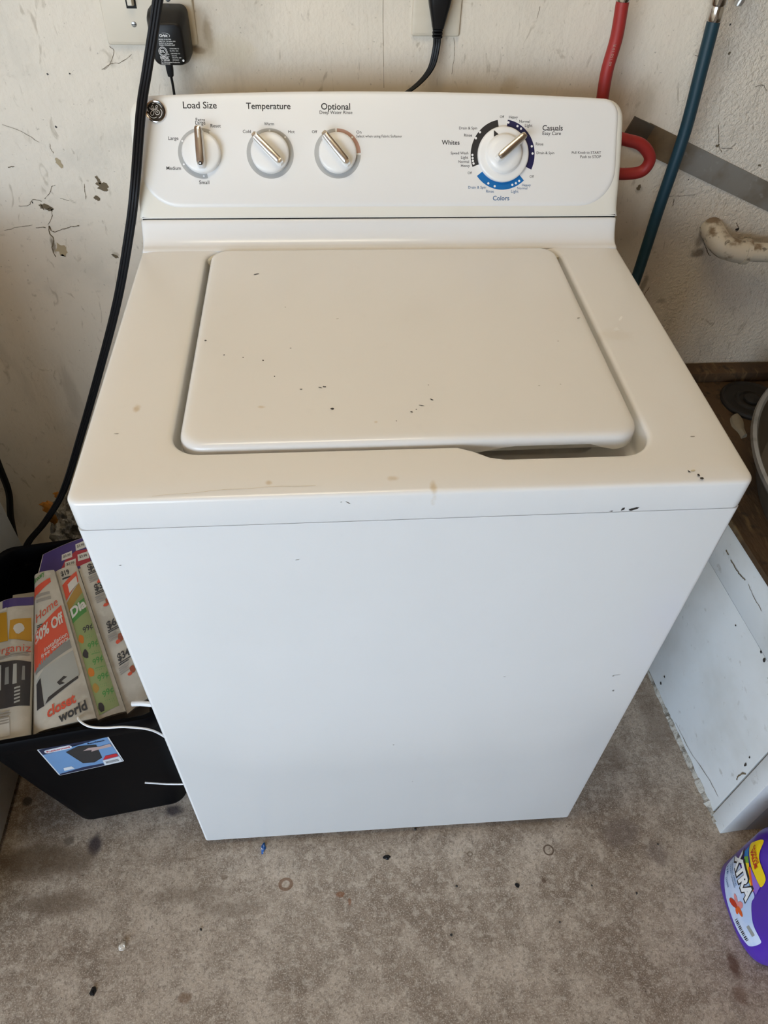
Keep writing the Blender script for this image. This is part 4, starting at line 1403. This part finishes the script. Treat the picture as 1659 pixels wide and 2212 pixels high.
# top boards
top = MB()
vs_ = []
for z in (PT - .012, PT):
    for q in (pf(-.004, 0, .004), Vector((1.75, -.046, 0)), Vector((1.75, .737, 0)), pf(.775, 0, .004)):
        vs_.append((q.x, q.y, z))
top.add(vs_, [(0, 3, 2, 1), (4, 5, 6, 7), (0, 1, 5, 4), (1, 2, 6, 5), (2, 3, 7, 6), (3, 0, 4, 7)])
top.build('top_board', M['ply'], plat, smooth=False)
MB().box(.58, 1.75, .700, .7385, PT, PT + .024).build('sill', M['ply'], plat, bevel=.003)
hm = lambda u, z: pf(u, z, .0010)
for px, py, rx, rz in [(1576, 1280, .0035, .0045), (1652, 1426, .0035, .0050), (1645, 1408, .003, .0035), (1611, 1652, .003, .006), (1620, 1636, .002, .003), (1656, 1388, .005, .0012), (1590, 1351, .002, .002), (1619, 1322, .001, .001), (1428, 1476, .004, .004), (1436, 1462, .003, .003)]:
    # point where the sight line meets the side panel
    d = RM @ Vector(((px - 829.5) / F_PX, -(py - 1106) / F_PX, -1.0))
    t = (PA - CAM_POS).dot(pn) / d.dot(pn)
    q = CAM_POS + d * t
    decal('hole', [blobpoly((q - PA).dot(pd), q.z, rx, rz, px, 12, .3)], hm, M['chip'], plat)


def side_px(px, py):
    d = RM @ Vector(((px - 829.5) / F_PX, -(py - 1106) / F_PX, -1.0))
    t = (PA - CAM_POS).dot(pn) / d.dot(pn)
    q = CAM_POS + d * t
    return ((q - PA).dot(pd), q.z)


for i, pts in enumerate([[(1571, 1189), (1577, 1200)], [(1580, 1208), (1592, 1228), (1600, 1240), (1612, 1252)], [(1592, 1684), (1598, 1675), (1612, 1670)], [(1618, 1260), (1630, 1288), (1648, 1320)], [(1460, 1560), (1490, 1620), (1530, 1680), (1552, 1720)]]):
    sp = [(q.x, q.y) for q in spline([(*side_px(*q), 0) for q in pts], 5)]
    rr_ = random.Random(i)
    sp = [(a + rr_.uniform(-.0015, .0015), b + rr_.uniform(-.001, .001)) for a, b in sp]
    decal('crack', strip(sp, .0014 if i < 3 else .0006, i), lambda u, z: pf(u, z, .0022 if z > .39 else .0010), M['crack'], plat)

# tub, disc and rag on the platform
m = NM('dull_tub_metal', srgb(110, 102, 90), .45, .6)
m.var(20, srgb(90, 80, 66), .45, .7, .7)
M['tub'] = m.done()
tf = lambda a, b, h: Vector((1.017 + a, .277 + b, h))
tub = thing('metal_tub', (1.017, .277, PT), 'large round dull metal tub on the platform at the right edge', 'tub')
MB().lathe([(.330, PT + .0005), (.352, PT + .002), (.386, PT + .086), (.383, PT + .086), (.348, PT + .008), (.02, PT + .006)], tf, 96).build('bowl', M['tub'], tub, sharp=40)
MB().lathe([(.386, PT + .084), (.3925, PT + .085), (.395, PT + .090), (.3925, PT + .0945), (.386, PT + .095), (.382, PT + .090), (.384, PT + .085), (.386, PT + .084)], tf, 96, False, False).build('rim', M['steel'], tub)
M['iron'] = flat('rusty_dark_iron', srgb(36, 30, 24), .7, .1, var=.15)
df = lambda a, b, h: Vector((.775 + a, .630 + b, PT + .0004 + h))
dk = thing('iron_disc', (.775, .630, PT), 'dark round iron disc with raised rings lying on the platform', 'disc')
MB().lathe([(.060, 0), (.062, .006), (.060, .010), (.056, .011), (.053, .007), (.034, .006), (.031, .010), (.026, .010), (.023, .006), (.001, .005)], df, 48).build('disc', M['iron'], dk)
MB().lathe([(.016, .005), (.016, .012), (.012, .015), (.001, .016)], df, 24).build('boss', M['iron'], dk)
M['rag'] = flat('dusty_white_rag', srgb(140, 128, 108), .85, var=.1)
rings = []
for k in range(9):
    t = k / 8
    c = Vector((.722 - .006 * t, .585 - .062 * t, PT))
    w = .010 + .004 * math.sin(t * 5)
    rings.append([c + Vector((w * math.cos(a), .3 * w * math.cos(a), .0005 + max(0, .009 * math.sin(a)) + .001 * math.sin(7 * t + a))) for a in [2 * math.pi * q / 10 for q in range(10)]])
tag(MB().loft(rings).build('rag', M['rag'], None), 'small dusty white rag on the platform beside the dark disc', 'rag')

# ------------------------------------------------------------------ detergent bottle, bottom right
m = NM('purple_plastic', srgb(80, 44, 168), .28)
m.var(8, srgb(70, 38, 150), .4, .7, .6)
M['purple'] = m.done()
BX, BY = .6465, -.181
bot = thing('detergent_bottle', (BX, BY, 0), 'purple laundry detergent bottle with a bright label at the bottom right corner', 'bottle')


def bsec(z):
    """half sizes of the bottle at height z"""
    t = max(0.0, (z - .175) / .085)
    s = 1 - .62 * (t * t * (3 - 2 * min(t, 1))) if t < 1 else .38
    e = 1 - .10 * max(0, (.018 - z) / .018) ** 2
    return .0575 * s * e, .0875 * s * e


def sup(ax_, ay_, a, n=3.0):
    c, s = math.cos(a), math.sin(a)
    return (math.copysign(abs(c) ** (2 / n), c) * ax_, math.copysign(abs(s) ** (2 / n), s) * ay_)


rings = []
for z in (0, .003, .008, .018, .05, .09, .13, .165, .18, .195, .21, .225, .24, .255):
    ax_, ay_ = bsec(z)
    if z == 0:
        ax_ *= .95
        ay_ *= .97
    rings.append([(BX + sup(ax_, ay_, a)[0], BY + sup(ax_, ay_, a)[1], z) for a in [2 * math.pi * k / 64 for k in range(64)]])
body = MB().loft(rings).build('body', M['purple'], bot, sharp=60)
M['cap'] = flat('light_cap_plastic', srgb(210, 210, 216), .4)
MB().lathe([(.024, .253), (.026, .256), (.026, .292), (.023, .297), (.001, .298)], lambda a, b, h: Vector((BX + a, BY + b, h)), 32).build('cap', M['cap'], bot)
MB().tube(spline([(BX, BY - .030, .235), (BX, BY - .062, .232), (BX, BY - .088, .205), (BX, BY - .090, .16), (BX, BY - .080, .12)], 6), .011, 12).build('handle', M['purple'], bot)


def bs(o):
    def f(y, z):
        ax_, ay_ = bsec(max(z, .001))
        t = max(-1, min(1, (y - BY) / ay_))
        return Vector((BX - ax_ * (1 - abs(t) ** 3) ** (1 / 3) - o, y, z))
    return f


DY, DZ = -.0062, .0300
sh = lambda pts: [(y + DY, z + DZ) for y, z in pts]
M['l_sky'] = NM('label_sky_blue', srgb(186, 206, 238), .3).var(20, srgb(214, 224, 244), .4, .65, .8).done()
M['l_green'] = flat('label_green', srgb(110, 170, 60), .35)
M['l_cyan'] = flat('label_cyan', srgb(40, 130, 200), .35)
M['l_yellow'] = flat('label_yellow', srgb(240, 208, 20), .35, var=.01)
M['l_orange'] = flat('label_orange', srgb(226, 96, 30), .35)
M['l_lilac'] = flat('label_lilac', srgb(142, 104, 206), .35)
M['l_red'] = flat('label_red_ink', srgb(190, 50, 20), .4)
M['l_pink'] = flat('label_pink', srgb(222, 140, 140), .4)
lab = decal('label', [closed_spline(sh([(-.1048, .0626), (-.1051, .025), (-.1142, .0122), (-.1518, -.0057), (-.19, -.0097), (-.2246, -.0024), (-.2333, .0082), (-.2364, .0406), (-.2308, .0492), (-.2081, .0542), (-.1845, .0763), (-.1762, .096), (-.14, .085)]), 5)], bs(.0006), M['l_sky'], bot, .012)
tag(lab, 'pale blue label with a flower and big lettering')
decal('label_band', [sh([(-.1104, .104), (-.1085, .1232), (-.1300, .1150), (-.1500, .1050), (-.1700, .0960), (-.1690, .0900), (-.14, .0960)])], bs(.0008), M['l_cyan'], lab, .012)
decal('label_band', [sh([(-.1180, .101), (-.1230, .1180), (-.1450, .1100), (-.1690, .0970), (-.14, .0940)])], bs(.0010), M['l_green'], lab, .012)
decal('label_band', [sh([(-.1270, .100), (-.1330, .1150), (-.1500, .1080), (-.1700, .0970), (-.15, .0940)])], bs(.0012), M['l_yellow'], lab, .012)
decal('label_band', [sh([(-.1380, .1100), (-.1400, .1180), (-.1720, .1010), (-.1720, .0950)])], bs(.0014), M['l_orange'], lab, .012)
decal('label_band', [sh([(-.1400, .1180), (-.1734, .1255), (-.1790, .1020), (-.1720, .1010)])], bs(.0014), M['l_lilac'], lab, .012)
yb_ = decal('label_banner', [closed_spline(sh([(-.1088, .1272), (-.1100, .1500), (-.1123, .1633), (-.1188, .1658), (-.1377, .1526), (-.1652, .1522), (-.1726, .1444), (-.1734, .1255), (-.1550, .1220), (-.1375, .1205)]), 4)], bs(.0010), M['l_yellow'], bot, .012)
tag(yb_, 'yellow label banner')


def LT(s, y0, y1, z, mat, h, par, o=.0018, bold=.02, rise=0.0):
    """reads from the back end of the bottle towards the camera side"""
    f = bs(o)
    lettering(s, 0, y0 - y1, 0, lambda u, v: f(y0 - u + DY, z + v + rise * u + DZ), mat, par, height=h, bold=bold)


LT('XTRA', -.1040, -.1800, .0610, M['ink'], .0400, lab, .0016, .10)
LT('XTRA', -.1052, -.1785, .0630, M['white'], .0345, lab, .0021, .05)
LT('TROPICAL PASSION', -.1110, -.1480, .0460, M['ink_bluet'], .0050, lab)
LT('LAUNDRY DETERGENT', -.1120, -.1500, .0380, M['ink_bluet'], .0045, lab)
LT('116', -.1100, -.1220, .0220, M['ink_bluet'], .0085, lab)
LT('LOADS', -.1260, -.1420, .0140, M['ink_bluet'], .0050, lab)
LT('SAVINGS', -.1150, -.1440, .1430, M['l_red'], .0075, yb_)
LT('VALUE', -.1180, -.1480, .1310, M['l_red'], .0105, yb_, bold=.05)
for k, (a, l, w, mt) in enumerate([(95, .022, .007, 'l_pink'), (165, .018, .007, 'l_orange'), (20, .020, .007, 'l_pink'), (235, .015, .006, 'l_orange'), (310, .026, .008, 'l_red')]):
    ca, sa_ = math.cos(math.radians(a)), math.sin(math.radians(a))
    pts = []
    for q in range(12):
        t = 2 * math.pi * q / 12
        x, y = l / 2 + l / 2 * math.cos(t), w * math.sin(t) * .8
        pts.append((-.1753 + x * ca - y * sa_, .0250 + x * sa_ + y * ca))
    decal('label_flower', [sh(pts)], bs(.0010 + .0001 * k), M[mt], lab, .012)
decal('label_code', [sh([(-.1900 - .0028 * k, -.0020 + .0004 * k), (-.1900 - .0028 * k - (.0016 if k % 3 else .0009), -.0020 + .0004 * k), (-.1900 - .0028 * k - (.0016 if k % 3 else .0009), .0085 + .0004 * k), (-.1900 - .0028 * k, .0085 + .0004 * k)]) for k in range(13)], bs(.0012), M['ink'], lab)
decal('label_tag', [sh([(-.208, .028), (-.224, .030), (-.224, .041), (-.208, .038)])], bs(.0012), M['n_lgrey'], lab)

# ------------------------------------------------------------------ litter on the floor
def litter(name, px, py, r, h, mat, label, cat, seed, sx=1.0, sy=1.0, rot=0.0):
    c = at(px, py, 2, 0)
    base = blobpoly(0, 0, r * sx, r * sy, seed, 11, .45, rot)
    rr_ = random.Random(seed)
    lo_ = [(c.x + x, c.y + y, .0003) for x, y in base]
    mid = [(c.x + x * .95, c.y + y * .95, h * rr_.uniform(.3, .8)) for x, y in base]
    hi_ = [(c.x + x * .5, c.y + y * .5, h * rr_.uniform(.7, 1.1)) for x, y in base]
    o = MB().loft([lo_, mid, hi_]).build(name, mat, None, smooth=False)
    return tag(o, label, cat)


M['foil'] = NM('crumpled_white_foil', srgb(214, 208, 196), .35, .2).bump(200, .6, .003).done()
M['bluewrap'] = NM('blue_wrapper', srgb(34, 92, 164), .4).var(150, srgb(210, 214, 220), .56, .62, .9).done()
litter('candy_wrapper', 569, 1832, .0075, .006, M['bluewrap'], 'small blue wrapper on the floor under the washer front edge', 'wrapper', 1, .75, 1.6, -.2)
litter('crumpled_paper', 265, 2045, .0088, .008, M['foil'], 'small crumpled white scrap on the concrete at the lower left', 'scrap', 2)
litter('rubber_chip', 836, 1852, .0075, .004, M['rubber'], 'black angular chip on the floor in front of the washer middle', 'chip', 3, 1.1, .75)
litter('rubber_chip', 1117, 1913, .0052, .004, M['rubber'], 'black round chip on the floor below the ring stain', 'chip', 4)
litter('rubber_chip', 202, 2141, .0085, .004, M['blackplastic'], 'shiny black flake near the bottom left of the floor', 'chip', 5, .8, 1.3)
for i, (px, py, r, lb_) in enumerate([(434, 2008, .0030, 'dark crumb on the floor right of the crumpled white scrap'), (986, 1914, .0026, 'dark crumb on the floor left of the round black chip'), (975, 2020, .0030, 'lone dark crumb low in the middle of the floor'),
                                      (897, 1791, .0030, 'dark crumb touching the shadow under the washer front edge'), (1209, 1992, .0022, 'dark crumb on the floor below the round black chip'), (1278, 1913, .0022, 'dark crumb on the floor right of the round black chip'),
                                      (1375, 1930, .0026, 'dark crumb on the floor halfway to the purple bottle'), (1421, 1824, .0022, 'dark crumb on the floor near the white platform corner')]):
    o = litter('dirt_crumb', px, py, r, .003, M['chip'], lb_, 'crumb', 20 + i)
    o['group'] = 'dirt crumbs on the floor'

# ------------------------------------------------------------------ unseen fill light added overhead to warm and brighten the lid
fill_m = bpy.data.materials.new('fill_emission')
fill_m.use_nodes = True
_e = fill_m.node_tree.nodes.new('ShaderNodeEmission')
_e.inputs[0].default_value = (1.0, .88, .64, 1)
_e.inputs[1].default_value = FILL
fill_m.node_tree.links.new(_e.outputs[0], fill_m.node_tree.nodes['Material Output'].inputs[0])
cl = thing('added_fill_light', (-.2, -.05, CEIL - .07), 'long warm fill light added unseen above the washing machine', 'lamp')
MB().box(-.62, .22, -.22, .12, CEIL - .045, CEIL - .001).build('housing', M['ivory'], cl, bevel=.004)  # casing of the added fill light
MB().box(-.60, .20, -.20, .10, CEIL - .062, CEIL - .046).build('fill_panel', fill_m, cl, smooth=False)
